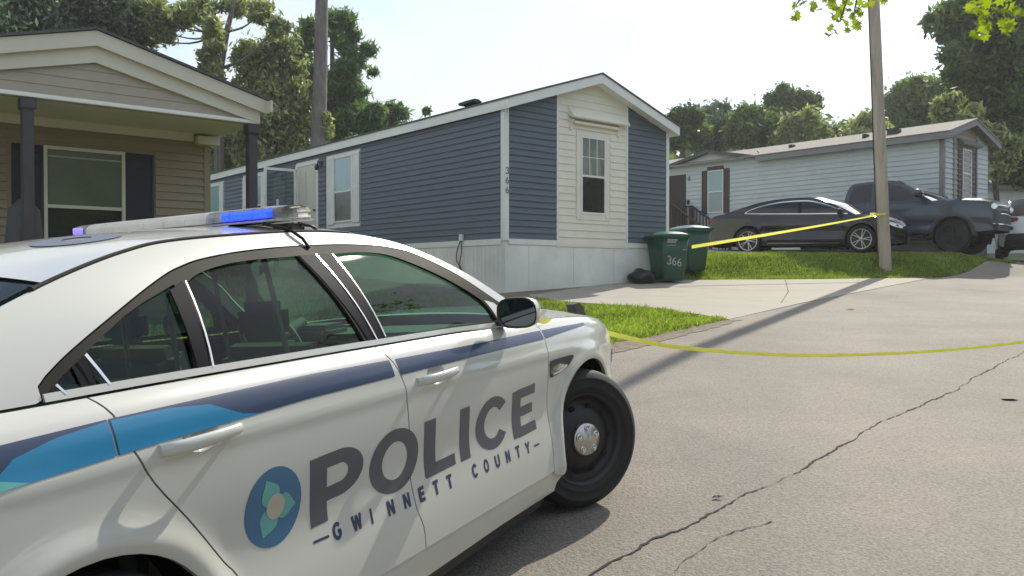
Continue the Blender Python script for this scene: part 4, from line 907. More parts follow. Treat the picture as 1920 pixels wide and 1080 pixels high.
for sg in (-1, 1):
    fl = sg > 0; st = 0.035 if sg < 0 else 0.09
    outer = GAS + [(a, z + 0.010) for a, z in sub(BELT, 0.90, -1.40)]
    sheet('window_surround', [outer], st, cside(sg, 0.001), MATS['gasket'], pc, holes=[gl_rear, gl_quart, gl_front], rim=(0, -sg * 0.02, 0), flip=fl)
    sheet('pillar_cover', [[(-1.308, 1.172), (-1.270, 1.192), (-1.262, 1.112), (-1.30, 1.112)]], 0.05, cside(sg, -0.004), MATS['pillar_gloss'], pc, flip=fl)
    for g3 in (gl_rear, gl_quart, gl_front):
        o = sheet('side_window', [g3], 0.08, cside(sg, -0.010), MATS['tint_glass'], pc, flip=fl)
    # bright belt strip
    bl = [(a, z + 0.004) for a, z in sub(BELT, -1.40, 0.95)]; sheet('belt_moulding', [bl + [(a, z + 0.018) for a, z in bl[::-1]]], 0.05, cside(sg, 0.006), MATS['brushed'] if False else MATS['paint_police'], pc, rim=(0, -sg * 0.01, 0), flip=fl)
    # body side above the glass: C pillar, roof rail, A pillar
    rail = [p for p in RAIL]
    up_ = [(a, z) for a, z in sub(RAIL, -2.05, 1.055)]
    lowr = [(1.0, 1.014), (0.915, 1.022)] + [(a, z + 0.005) for a, z in GAS[::-1]] + [(a, z + 0.004) for a, z in sub(BELT, -1.42, -2.05)]
    sheet('pillar_panel', [up_ + lowr], st, cside(sg, 0.002), MATS['paint_police'], pc, rim=(0, -sg * 0.015, 0), flip=fl)
    # glossy pillar covers with a bright edge
    sheet('pillar_cover', [[(-0.340, 1.392), (-0.175, 1.392), (-0.145, 1.08), (-0.235, 1.08)]], 0.05, cside(sg, 0.004), MATS['pillar_gloss'], pc, rim=(0, -sg * 0.006, 0), flip=fl)
    sheet('pillar_cover', [[(-0.945, 1.318), (-0.885, 1.340), (-0.930, 1.104), (-0.972, 1.107)]], 0.05, cside(sg, 0.004), MATS['pillar_gloss'], pc, rim=(0, -sg * 0.006, 0), flip=fl)
    for q in ([(-0.257, 1.392), (-0.250, 1.392), (-0.188, 1.08), (-0.195, 1.08)], [(-0.880, 1.340), (-0.874, 1.342), (-0.919, 1.104), (-0.926, 1.104)], [(-1.274, 1.190), (-1.266, 1.194), (-1.232, 1.114), (-1.240, 1.114)], [(-1.368, 1.136), (-1.362, 1.139), (-1.345, 1.113), (-1.351, 1.113)], [(-0.168, 1.388), (-0.162, 1.388), (-0.136, 1.085), (-0.142, 1.085)]):
        sheet('pillar_edge', [q], 0.05, cside(sg, 0.007), MATS['chrome'], pc, flip=fl)
    # mirror sail
    sheet('mirror_sail', [[(0.70, 1.052), (0.68, 1.10), (0.655, 1.142), (0.72, 1.125), (0.80, 1.07), (0.84, 1.032)]], 0.04, cside(sg, 0.004), MATS['paint_police'], pc, rim=(0, -sg * 0.01, 0), flip=fl)

# skins across the car: edge curve and centre curve
def skin(name, edge, centre, m, nv=28, p=2.6, parent=pc, off=0.0, vr=(-1, 1), nt=None, smooth=True, p2=2.0):
    n = nt or max(len(edge), len(centre))
    def rs(c):
        c = np.array(c, float); d = np.r_[0, np.cumsum(np.linalg.norm(np.diff(c, axis=0), axis=1))]; t = np.linspace(0, d[-1], n); return np.column_stack([np.interp(t, d, c[:, k]) for k in range(c.shape[1])])
    E_, C_ = rs(edge), rs(centre); V = []; v = np.linspace(vr[0], vr[1], nv)
    for i in range(n):
        xe, ze = E_[i]; ye = float(car_half(xe, ze)); xc, zc = C_[i]
        for q in v: a = abs(q); V.append((xc + (xe - xc) * a ** p2, ye * q, zc + (ze - zc) * a ** p + off))
    F = [(i * nv + j, i * nv + j + 1, (i + 1) * nv + j + 1, (i + 1) * nv + j) for i in range(n - 1) for j in range(nv - 1)]
    return link(name, py_mesh(name, V, F, smooth), parent, m)
hoodE = [(a, z - 0.001) for a, z in sub(BELT, 1.06, 2.46)]
hoodC = smooth_line([(1.30, 1.035), (1.6, 1.045), (1.95, 1.005), (2.25, 0.94), (2.45, 0.86), (2.52, 0.76)], 6)
skin('hood', hoodE, hoodC, MATS['paint_police'], nt=30)
skin('front_bumper', [(2.46, 0.70), (2.47, 0.55), (2.45, 0.30), (2.40, 0.2)], [(2.52, 0.755), (2.55, 0.6), (2.55, 0.35), (2.48, 0.2)], MATS['paint_police'], nt=10, p2=3, p=4)
wsE = sub(RAIL, 1.055, 0.17)[::1]; wsE = wsE[::-1] if wsE[0][0] < wsE[-1][0] else wsE
wsC = [(1.32, 1.03), (1.0, 1.20), (0.7, 1.355), (0.50, 1.445), (0.38, 1.492)]
skin('windscreen', wsE, wsC, MATS['tint_glass'], nt=16)
roofE = sub(RAIL, 0.17, -1.27); roofE = roofE[::-1] if roofE[0][0] < roofE[-1][0] else roofE
roofC = smooth_line([(0.38, 1.492), (0.15, 1.520), (-0.3, 1.528), (-0.75, 1.513), (-1.05, 1.480), (-1.33, 1.418)], 5)
skin('roof', roofE, roofC, MATS['paint_police'], nt=36, vr=(-0.985, 0.985), nv=40)
rgE = sub(RAIL, -1.28, -2.03); rgE = rgE[::-1] if rgE[0][0] < rgE[-1][0] else rgE
rgC = [(-1.35, 1.41), (-1.6, 1.315), (-1.95, 1.16), (-2.1, 1.10)]
skin('rear_window', rgE, rgC, MATS['tint_glass'], nt=16, vr=(-0.95, 0.95), off=-0.004)
bkE = sub(BELT, -2.05, -2.6); bkE = bkE[::-1] if bkE[0][0] < bkE[-1][0] else bkE
skin('boot_lid', bkE, [(-2.1, 1.105), (-2.4, 1.09), (-2.6, 1.03), (-2.68, 0.93)], MATS['paint_police'], nt=12)
skin('rear_bumper', [(-2.6, 0.93), (-2.62, 0.5), (-2.5, 0.3)], [(-2.68, 0.93), (-2.72, 0.5), (-2.6, 0.3)], MATS['paint_police'], nt=8, p2=3, p=4)
# roof ditch mouldings
for sg in (-1, 1):
    P = [(a, sg * (float(car_half(a, z)) - 0.006), z + 0.004) for a, z in sub(RAIL, -1.32, 0.05)]
    b = MB(); b.tube(P, [0.010] + [0.006] * (len(P) - 2) + [0.003], 6); b.build('roof_moulding', MATS['gasket'], pc)
# light bar strap that hooks over the door frame
P = [(-0.30, -0.50, 1.515), (-0.305, -0.585, 1.492), (-0.29, -0.618, 1.478), (-0.27, -0.645, 1.45), (-0.262, -0.665, 1.415)]
b = MB(); b.tube(P, 0.006, 6); b.build('bar_strap', MATS['gasket'], pc)

# livery
def shp(poly, mt, off=0.0016, st=0.012, nm='livery_stripe', parent=pc, holes=()): return sheet(nm, [poly], st, cside(-1, off), MATS[mt], parent, holes=holes)
top_l = [(-2.45, 1.032), (-1.54, 1.045), (-1.28, 1.044), (-0.60, 1.030), (-0.15, 1.008), (0.30, 0.988), (0.94, 0.966), (1.25, 0.953), (1.55, 0.938)]
bot_l = [(1.55, 0.925), (1.25, 0.925), (1.00, 0.922), (0.5, 0.935), (-0.15, 0.953), (-0.65, 0.964), (-1.24, 0.962), (-1.55, 0.958), (-2.45, 0.93)]
def band(x0, x1):
    T_ = [(a, float(interp_s(a, top_l))) for a in np.linspace(x0, x1, max(2, int(abs(x1 - x0) / 0.05)))]; b_ = sorted(bot_l)
    return T_ + [(a, float(interp_s(a, b_))) for a, _ in T_[::-1]]
for x0, x1, par in ((-1.30 + 0.012, -0.20 - 0.0, None), (-0.17 + 0.005, 1.0, None), (1.022, 1.55, None), (-2.4, -1.292, None)):
    shp(band(x0, x1), 'decal_navy')
# blue sweep over the navy, teal wedge behind it
def zt(a): return float(interp_s(a, top_l))
def zb(a): return float(interp_s(a, sorted(bot_l)))
sw = [(-1.60, zb(-1.60)), (-1.52, zt(-1.52) - 0.032), (-1.42, zt(-1.42) - 0.012), (-1.292, zt(-1.292) - 0.004), (-1.292, zb(-1.292))]
shp(sw, 'decal_blue', 0.0021)
sw = [(-1.284, zb(-1.284)), (-1.284, zt(-1.284) - 0.004), (-1.12, zt(-1.12) - 0.006), (-1.0, zt(-1.0) - 0.018), (-0.90, zb(-0.90) + 0.012), (-0.84, zb(-0.84))]
shp(sw, 'decal_blue', 0.0021)
shp([(-2.3, zb(-2.3)), (-2.3, zt(-2.3) - 0.03), (-1.62, zt(-1.62) - 0.045), (-1.50, zb(-1.50))], 'decal_teal', 0.0026)
# words
txt = cside(-1, 0.0010)
lp = [('P', -0.655), ('O', -0.425), ('L', -0.125), ('I', 0.105), ('C', 0.245), ('E', 0.505)]
HT = 0.205
def lett(ch, x0, h, t, z, wid, m='decal_grey', st=0.02, nm='letter'):
    w = GL[ch][0]; P = [[(x0 + a / w * wid, z + b * h) for a, b in q] for q in strokes(ch, t)]
    return sheet(nm, P, st, txt, MATS[m], pc)
def zbase(x): return 0.583 - 0.036 * (x + 0.655)
X0 = {'P': (-0.660, 0.240), 'O': (-0.372, 0.275), 'L': (-0.050, 0.212), 'I': (0.196, 0.070), 'C': (0.325, 0.245), 'E': (0.640, 0.225)}
for ch, (x0, wd) in X0.items(): lett(ch, x0, HT, 0.21, zbase(x0 + wd / 2), wd, st=0.018)
cx = np.linspace(-0.585, 0.765, 16); word = 'GWINNETT COUNTY'
for k, ch in enumerate(word):
    if ch != ' ': lett(ch, float(-0.575 + k * 0.0925), 0.050, 0.25, 0.511 - 0.050 * (k * 0.0925 - 0.0), {'W': 0.044, 'I': 0.008}.get(ch, 0.036), 'decal_navy', 0.02, 'small_letter')
for a, b_ in ((-0.665, -0.595), (0.800, 0.855)): shp([(a, 0.538 - 0.05 * (a + .6)), (b_, 0.538 - 0.05 * (b_ + .6)), (b_, 0.530 - 0.05 * (b_ + .6)), (a, 0.530 - 0.05 * (a + .6))], 'decal_navy', 0.0010, 0.03, 'small_letter')
# round badge with three petals
bc = (-0.815, 0.693); br = 0.112
circ = lambda c, r, n=36: [(c[0] + r * math.cos(2 * math.pi * k / n), c[1] + r * math.sin(2 * math.pi * k / n)) for k in range(n)]
bd = shp(circ(bc, br), 'decal_mid', 0.0010, 0.02, 'badge')
for ang, mt in ((110, 'decal_teal'), (-10, 'decal_teal'), (-120, 'decal_teal')):
    a = rad(ang); tip = (bc[0] + 0.088 * math.cos(a), bc[1] + 0.088 * math.sin(a)); n_ = (-math.sin(a), math.cos(a)); md = (bc[0] + 0.04 * math.cos(a), bc[1] + 0.04 * math.sin(a)); bk = (bc[0] - 0.02 * math.cos(a), bc[1] - 0.02 * math.sin(a))
    pl = smooth_line([bk, (md[0] + n_[0] * 0.036, md[1] + n_[1] * 0.036), tip], 5) + smooth_line([tip, (md[0] - n_[0] * 0.036, md[1] - n_[1] * 0.036), bk], 5)[1:-1]
    sheet('badge_petal', [pl], 0.015, cside(-1, 0.0015 + (ang + 120) * 2e-6), MATS[mt], bd)
sheet('badge_centre', [circ((bc[0] + 0.005, bc[1]), 0.036, 20)], 0.015, cside(-1, 0.0025), MATS['decal_sand'], bd)
# roof ring
E_ = np.array(sorted(roofE)); C2 = np.array(sorted(roofC))
def _rs(c, n=240):
    c = np.array(c, float); d = np.r_[0, np.cumsum(np.linalg.norm(np.diff(c, axis=0), axis=1))]; t = np.linspace(0, d[-1], n); return np.column_stack([np.interp(t, d, c[:, k]) for k in range(2)])
RE_, RC_ = _rs(roofE), _rs(roofC); RY_ = car_half(RE_[:, 0], RE_[:, 1])
def roof_z(P):
    o = []
    for x, y in P:
        a = np.abs(y) / RY_; xx = RC_[:, 0] + (RE_[:, 0] - RC_[:, 0]) * a ** 2; zz = RC_[:, 1] + (RE_[:, 1] - RC_[:, 1]) * a ** 2.6
        k = np.argsort(xx); o.append(np.interp(x, xx[k], zz[k]))
    return np.array(o)
rsurf = lambda P: np.column_stack([P[:, 0], P[:, 1], roof_z(P) + 0.0025])
rc_ = (-0.93, -0.37)
sheet('roof_number', [[(rc_[0] + 0.125 * math.cos(t_), rc_[1] + 0.115 * math.sin(t_)) for t_ in np.linspace(0, 6.283, 40)[:-1]]], 0.03, rsurf, MATS['decal_roof'], pc, holes=[[(rc_[0] + 0.042 * math.cos(t_), rc_[1] + 0.038 * math.sin(t_)) for t_ in np.linspace(0, 6.283, 24)[:-1]]])

# handles
for x, z, dr, L_ in ((-1.055, 0.945, 'r', 0.25), (0.045, 0.915, 'f', 0.25)):
    for sg in (-1, 1):
        par = DOORS[(sg, dr)]; y0 = float(car_half(x, z)) * sg
        b = MB(); pth = [(x - L_ / 2, y0 + sg * 0.002, z - 0.002), (x - L_ / 2 + 0.03, y0 + sg * 0.030, z), (x, y0 + sg * 0.042, z + 0.002), (x + L_ / 2 - 0.03, y0 + sg * 0.034, z + 0.004), (x + L_ / 2, y0 + sg * 0.012, z + 0.005)]
        C = smooth_line(pth, 4); V = []; F = []; n = 10
        for i, c in enumerate(C):
            f = i / (len(C) - 1); hz = 0.021 * (1 - 0.35 * f) * (0.75 + 0.25 * math.sin(math.pi * f)); hy = 0.010
            for k in range(n):
                a = 2 * math.pi * k / n; V.append((c[0], c[1] + sg * hy * math.cos(a), c[2] + hz * math.sin(a)))
        for i in range(len(C) - 1):
            for k in range(n): F.append((i * n + k, i * n + (k + 1) % n, (i + 1) * n + (k + 1) % n, (i + 1) * n + k))
        b.add(V, F, True); b.add(V[:n], [tuple(range(n))]); b.add(V[-n:], [tuple(range(n))]); b.build('handle', MATS['paint_police'], par)
        if sg < 0:
            kx, kz = CUPS[dr]
            def cupf(P, x=kx, z=kz):
                d = np.clip(np.sqrt(((P[:, 0] - x) / 0.060) ** 2 + ((P[:, 1] - z) / 0.040) ** 2), 0, 1); return np.column_stack([P[:, 0], -(car_half(P[:, 0], P[:, 1]) - 0.022 * (1 - d ** 2.5)), P[:, 1]])
            sheet('handle_cup', [cup_loop(kx, kz)], 0.012, cupf, MATS['paint_police'], par)
# fender vent
vp = [(1.03, 0.815), (1.012, 0.80), (1.020, 0.738)] + smooth_line([(1.030, 0.734), (1.13, 0.742), (1.23, 0.765), (1.29, 0.795)], 3) + [(1.285, 0.806), (1.15, 0.812)]
v_ = shp(vp, 'black_steel', 0.0045, 0.03, 'fender_vent')
sheet('vent_trim', [[(1.035, 0.744), (1.12, 0.748), (1.20, 0.764), (1.20, 0.772), (1.12, 0.757), (1.035, 0.753)]], 0.03, cside(-1, 0.012), MATS['chrome'], v_, rim=(0, 0.008, 0))

# wheels
def wheel(parent, x, y, z, sg, steer=0.0, R_=0.36, W_=0.235, kind='steel', name='wheel', rimr=0.235, m_rim='black_steel'):
    root = bpy.data.objects.new(name, None); COL.objects.link(root); root.parent = parent; root.location = (x, y, z)
    root.rotation_euler = (0, 0, steer + (0 if sg < 0 else math.pi))
    # local: outer face looks to -y
    w = W_ / 2; r1 = rimr
    b = MB(); prof = [(r1, -w + 0.012), (r1 + 0.012, -w + 0.002), (r1 + 0.030, -w - 0.003), (r1 + 0.034, -w - 0.007), (r1 + 0.040, -w - 0.003), (r1 + 0.055, -w - 0.005), (R_ - 0.050, -w - 0.004), (R_ - 0.046, -w - 0.008), (R_ - 0.040, -w - 0.003), (R_ - 0.018, -w + 0.008), (R_ - 0.004, -w + 0.028), (R_, -w + 0.05)]
    for gy_ in (-0.045, 0.0, 0.045): prof += [(R_, gy_ - 0.008), (R_ - 0.008, gy_ - 0.006), (R_ - 0.008, gy_ + 0.006), (R_, gy_ + 0.008)]
    prof += [(R_, w - 0.05), (R_ - 0.018, w - 0.008), (R_ - 0.05, w), (r1, w - 0.01)]
    b.lathe(prof, 56); b.build('tyre', MATS['rubber'], root)
    if kind == 'steel':
        b = MB(); b.lathe([(r1 + 0.004, -w + 0.002), (r1 - 0.006, -w + 0.004), (r1 - 0.016, -w + 0.03), (r1 - 0.03, -w + 0.055), (r1 - 0.05, -w + 0.062), (0.165, -w + 0.036), (0.125, -w + 0.020), (0.095, -w + 0.014), (0.0, -w + 0.014)], 48)
        b.lathe([(r1 - 0.01, w - 0.02), (r1 - 0.03, -w + 0.06)], 32)
        rim_ = b.build('rim', MATS[m_rim], root)
        for k in range(10):
            a = 2 * math.pi * k / 10; c = Vector((0.168 * math.cos(a), -w + 0.037, 0.168 * math.sin(a)))
            b = MB(); b.lathe([(0.0, 0.0), (0.018, 0.0), (0.020, 0.004), (0.0, 0.006)], 12, Matrix.Translation(c + Vector((0, -0.004, 0)))); b.build('vent_hole', MATS['cavity'], rim_)
        b = MB(); b.lathe([(0.088, -w + 0.016), (0.086, -w + 0.000), (0.078, -w - 0.008), (0.045, -w - 0.014), (0.030, -w - 0.022), (0.0, -w - 0.024)], 32); hc = b.build('hub_cap', MATS['brushed'], root)
        for k in range(5):
            a = 2 * math.pi * k / 5 + 0.3; c = Vector((0.058 * math.cos(a), -w - 0.012, 0.058 * math.sin(a)))
            b = MB(); b.lathe([(0.020, 0.004), (0.019, -0.003), (0.014, -0.004), (0.013, 0.004)], 14, Matrix.Translation(c)); b.lathe([(0.011, 0.004), (0.011, -0.010), (0.0, -0.012)], 6, Matrix.Translation(c), False); b.build('wheel_nut', MATS['chrome'], hc)
    else:
        b = MB(); b.lathe([(r1 + 0.004, -w + 0.002), (r1 - 0.008, -w + 0.002), (r1 - 0.014, -w + 0.02), (r1 - 0.022, w - 0.03)], 40); rim_ = b.build('rim', MATS[kind], root)
        b = MB(); b.lathe([(r1 - 0.015, -w + 0.075), (0.0, -w + 0.075)], 28); b.build('brake_disc', MATS['black_steel'], root)
        b = MB(); b.lathe([(0.045, -w + 0.03), (0.042, -w + 0.008), (0.0, -w + 0.006)], 20); b.build('hub_cap', MATS[kind], root)
        for k in range(5):
            for q in (-0.17, 0.17):
                a = 2 * math.pi * k / 5; b = MB()
                p0 = Vector((0.04 * math.cos(a + q * 0.5), -w + 0.022, 0.04 * math.sin(a + q * 0.5))); p1 = Vector(((r1 - 0.008) * math.cos(a + q), -w + 0.012, (r1 - 0.008) * math.sin(a + q)))
                b.tube([p0, p1], [0.014, 0.011], 6); b.build('spoke', MATS[kind], root)
    return root
wheel(pc, FA, -0.83, 0.345, -1, rad(-29)); wheel(pc, FA, 0.83, 0.345, 1, rad(-29)); wheel(pc, RA, -0.83, 0.345, -1); wheel(pc, RA, 0.83, 0.345, 1)

# door mirror (both sides)
def mirror_housing(parent, c, s, sg, m, face_m='mirror_face', name='door_mirror'):
    c = Vector(c); b = MB(); n = 20; V = []; F = []; rings = [(0.0, 1.0), (0.035, 1.0), (0.09, 0.90), (0.13, 0.62), (0.15, 0.25)]
    for dx, k in rings:
        for j in range(n):
            a = 2 * math.pi * j / n; yy = math.copysign(abs(math.cos(a)) ** 0.62, math.cos(a)); zz = math.copysign(abs(math.sin(a)) ** 0.72, math.sin(a))
            V.append(c + Vector((dx * s, yy * 0.128 * s * k - sg * 0.0, zz * 0.092 * s * k * (1.0 if zz > 0 else 0.92))))
    for i in range(len(rings) - 1):
        for j in range(n): F.append((i * n + j, i * n + (j + 1) % n, (i + 1) * n + (j + 1) % n, (i + 1) * n + j))
    F.append(tuple(range((len(rings) - 1) * n, len(rings) * n))); b.add(V, F, True)
    h = b.build(name, m, parent)
    b = MB(); V2 = [c + Vector((0.006, (v - c).y * 0.90, (v - c).z * 0.88)) for v in V[:n]]; b.add(V[:n] + V2, [(j, (j + 1) % n, n + (j + 1) % n, n + j) for j in range(n)]); b.build('mirror_rim', MATS['dark_plastic'], h)
    b = MB(); b.add([v + Vector((0.004, 0, 0)) for v in V2], [tuple(range(n))]); b.build('mirror_glass', MATS[face_m], h)
    return h
for sg in (-1, 1):
    h = mirror_housing(pc, (0.575, sg * 1.02, 1.085), 0.74, sg, MATS['paint_police'])
    b = MB(); b.box((0.70, sg * 0.92, 1.045), (0.10, 0.12, 0.04), bev=0.015); b.build('mirror_arm', MATS['dark_plastic'], h)

# light bar
LBX, LBZ = -0.19, 1.538
lb = bpy.data.objects.new('light_bar', None); COL.objects.link(lb); lb.parent = pc; lb.location = (LBX, 0.01, LBZ); lb.rotation_euler = (rad(0.8), 0, 0)
def barshape(y0, y1, zlo, zhi, xr, mt, nm, taper0=False, taper1=False):
    b = MB(); V = []; F = []; ys = [y0, y1] if not (taper0 or taper1) else ([y0, y0 + 0.04, y1] if taper0 else [y0, y1 - 0.04, y1])
    for k, y in enumerate(ys):
        t = 0.72 if (taper0 and k == 0) or (taper1 and k == len(ys) - 1) else 1.0
        X_ = xr * t; prof = [(-X_, zlo), (-X_ * 1.02, zlo + (zhi - zlo) * 0.5), (-X_ * 0.86, zlo + (zhi - zlo) * 0.85), (-X_ * 0.6, zhi), (X_ * 0.6, zhi), (X_ * 0.86, zlo + (zhi - zlo) * 0.85), (X_ * 1.02, zlo + (zhi - zlo) * 0.5), (X_, zlo)]
        V += [(p, y, q) for p, q in prof]
    n = 8
    for i in range(len(ys) - 1):
        for k in range(n): F.append((i * n + k, i * n + (k + 1) % n, (i + 1) * n + (k + 1) % n, (i + 1) * n + k))
    F += [tuple(range(n)), tuple(range((len(ys) - 1) * n, len(ys) * n))]; b.add(V, F); return b.build(nm, MATS[mt], lb)
HLB = 0.57
barshape(-HLB + 0.01, HLB - 0.01, -0.010, 0.0, 0.10, 'reflector', 'bar_base')
barshape(-HLB + 0.06, HLB - 0.06, 0.002, 0.038, 0.072, 'reflector', 'bar_core')
for k in range(10):
    y0 = -HLB + 2 * HLB * k / 10 + 0.002; y1 = -HLB + 2 * HLB * (k + 1) / 10 - 0.002
    barshape(y0, y1, 0.001, 0.045, 0.105, 'clear_lens' if k in (0, 1, 2, 9) else 'frosted_lens', 'lens', taper0=(k == 0), taper1=(k == 9))
def leds(y0, y1, n, mt, x=-0.086):
    for k in range(n):
        y = y0 + (y1 - y0) * (k + 0.5) / n; b = MB(); b.box((x, y, 0.021), (0.012, (y1 - y0) / n * 0.82, 0.028), bev=0.003); b.build('led', MATS[mt], lb)
leds(-0.53, -0.285, 12, 'led_blue'); leds(0.50, 0.56, 2, 'led_violet')
for y in (-0.52, 0.52):
    b = MB(); b.box((0, y, -0.045), (0.09, 0.10, 0.05), bev=0.012); b.build('bar_foot', MATS['black_steel'], lb)
b = MB(); b.tube(smooth_line([(0.02, -0.55, -0.02), (0.06, -0.585, -0.035), (0.09, -0.575, -0.055), (0.08, -0.55, -0.075)]), 0.006, 6); b.build('bar_cable', MATS['black_steel'], lb)
b = MB(); b.tube([(-0.106, 0.35, -0.016), (-0.106, -0.34, -0.016)], 0.005, 6); b.build('bar_edge', MATS['brushed'], lb)

# cabin
b = MB(); b.box((-0.1, 0, 0.25), (2.6, 1.7, 0.04)); b.build('cabin_floor', MATS['interior'], pc)
for x, y in ((0.15, -0.38), (0.15, 0.38)):
    b = MB(); b.box((x + 0.05, y, 0.50), (0.52, 0.50, 0.16), bev=0.05); b.box((x - 0.27, y, 0.78), (0.14, 0.50, 0.60), Matrix.Rotation(rad(-14), 3, 'Y'), bev=0.05); b.box((x - 0.37, y, 1.16), (0.08, 0.24, 0.15), bev=0.035); b.build('seat', MATS['interior'], pc)
b = MB(); b.box((-0.85, 0, 0.58), (0.5, 1.4, 0.2), bev=0.05); b.box((-1.15, 0, 0.88), (0.16, 1.35, 0.5), Matrix.Rotation(rad(-20), 3, 'Y'), bev=0.05); b.build('rear_seat', MATS['interior'], pc)
b = MB(); b.box((1.0, 0, 0.88), (0.45, 1.6, 0.22), bev=0.06); b.box((0.88, 0.38, 1.0), (0.2, 0.4, 0.08), bev=0.03); b.build('dashboard', MATS['interior'], pc)
b = MB(); b.box((-1.6, 0, 1.06), (0.7, 1.3, 0.03)); b.build('parcel_shelf', MATS['interior'], pc)
wm = Matrix.Translation((0.60, 0.38, 0.98)) @ Matrix.Rotation(rad(-25), 4, 'Y')
b = MB(); b.tube([wm @ Vector((0, 0.18 * math.cos(a), 0.18 * math.sin(a))) for a in np.linspace(0, 6.2832, 33)], 0.014, 8)
for a in (0, 3.14, -1.57): b.tube([wm @ Vector((0, 0, 0)), wm @ Vector((0, 0.18 * math.cos(a), 0.18 * math.sin(a)))], 0.013, 6)
b.tube([wm @ Vector((0, 0, 0)), wm @ Vector((0.25, 0, -0.03))], 0.03, 8); b.build('steering_wheel', MATS['interior_light'], pc)
b = MB()
for y in (-0.6, -0.3, 0.0, 0.3, 0.6): b.tube([(-0.28, y, 0.75), (-0.33, y * 0.85, 1.42)], 0.010, 6)
for z in (0.95, 1.40): b.tube([(-0.28 - 0.07 * (z - 0.75), -0.60, z), (-0.28 - 0.07 * (z - 0.75), 0.60, z)], 0.010, 6)
b.build('partition_frame', MATS['interior_light'], pc)
b = MB(); b.box((0.55, 0.0, 1.36), (0.03, 0.24, 0.06), bev=0.012); b.tube([(0.57, 0, 1.38), (0.60, 0, 1.42)], 0.01, 6); b.build('rear_view_mirror', MATS['interior_light'], pc)
skin('headliner', [(0.15, 1.43), (-0.3, 1.455), (-1.25, 1.35)], [(0.35, 1.47), (-0.3, 1.50), (-1.3, 1.39)], MATS['interior_light'], nt=8, vr=(-0.96, 0.96))
# underbody and push bar
b = MB(); b.box((0.0, 0, 0.24), (4.6, 1.3, 0.12)); b.box((2.0, 0, 0.45), (0.7, 1.2, 0.4)); b.build('underbody', MATS['cavity'], pc)
pb = bpy.data.objects.new('push_bar', None); COL.objects.link(pb); pb.parent = pc
for y in (-0.42, 0.42):
    b = MB(); b.prism([(2.56, 0.35), (2.66, 0.35), (2.68, 0.86), (2.65, 0.93), (2.58, 0.965), (2.50, 0.96), (2.54, 0.88)], (0, y - 0.03, 0), UX, UZ, UY, 0.06); b.build('upright', MATS['black_steel'], pb)
b = MB(); b.tube([(2.63, -0.42, 0.85), (2.63, 0.42, 0.85)], 0.028, 10); b.build('crossbar', MATS['black_steel'], pb)
b = MB(); b.tube([(2.62, -0.42, 0.5), (2.64, 0, 0.5), (2.62, 0.42, 0.5)], 0.05, 10); b.build('crossbar', MATS['black_steel'], pb)
for sg in (-1, 1):
    P = [(2.10, 0.72), (2.30, 0.70), (2.42, 0.66), (2.44, 0.60), (2.30, 0.60), (2.15, 0.64)]; sheet('headlight', [P], 0.05, cside(sg, 0.004), MATS['lamp_clear'], pc, flip=sg > 0)
    P = [(-2.60, 0.92), (-2.58, 0.78), (-2.30, 0.80), (-2.2, 0.90), (-2.35, 0.95)]; sheet('tail_light', [P], 0.05, cside(sg, 0.004), MATS['lamp_red'], pc, flip=sg > 0)

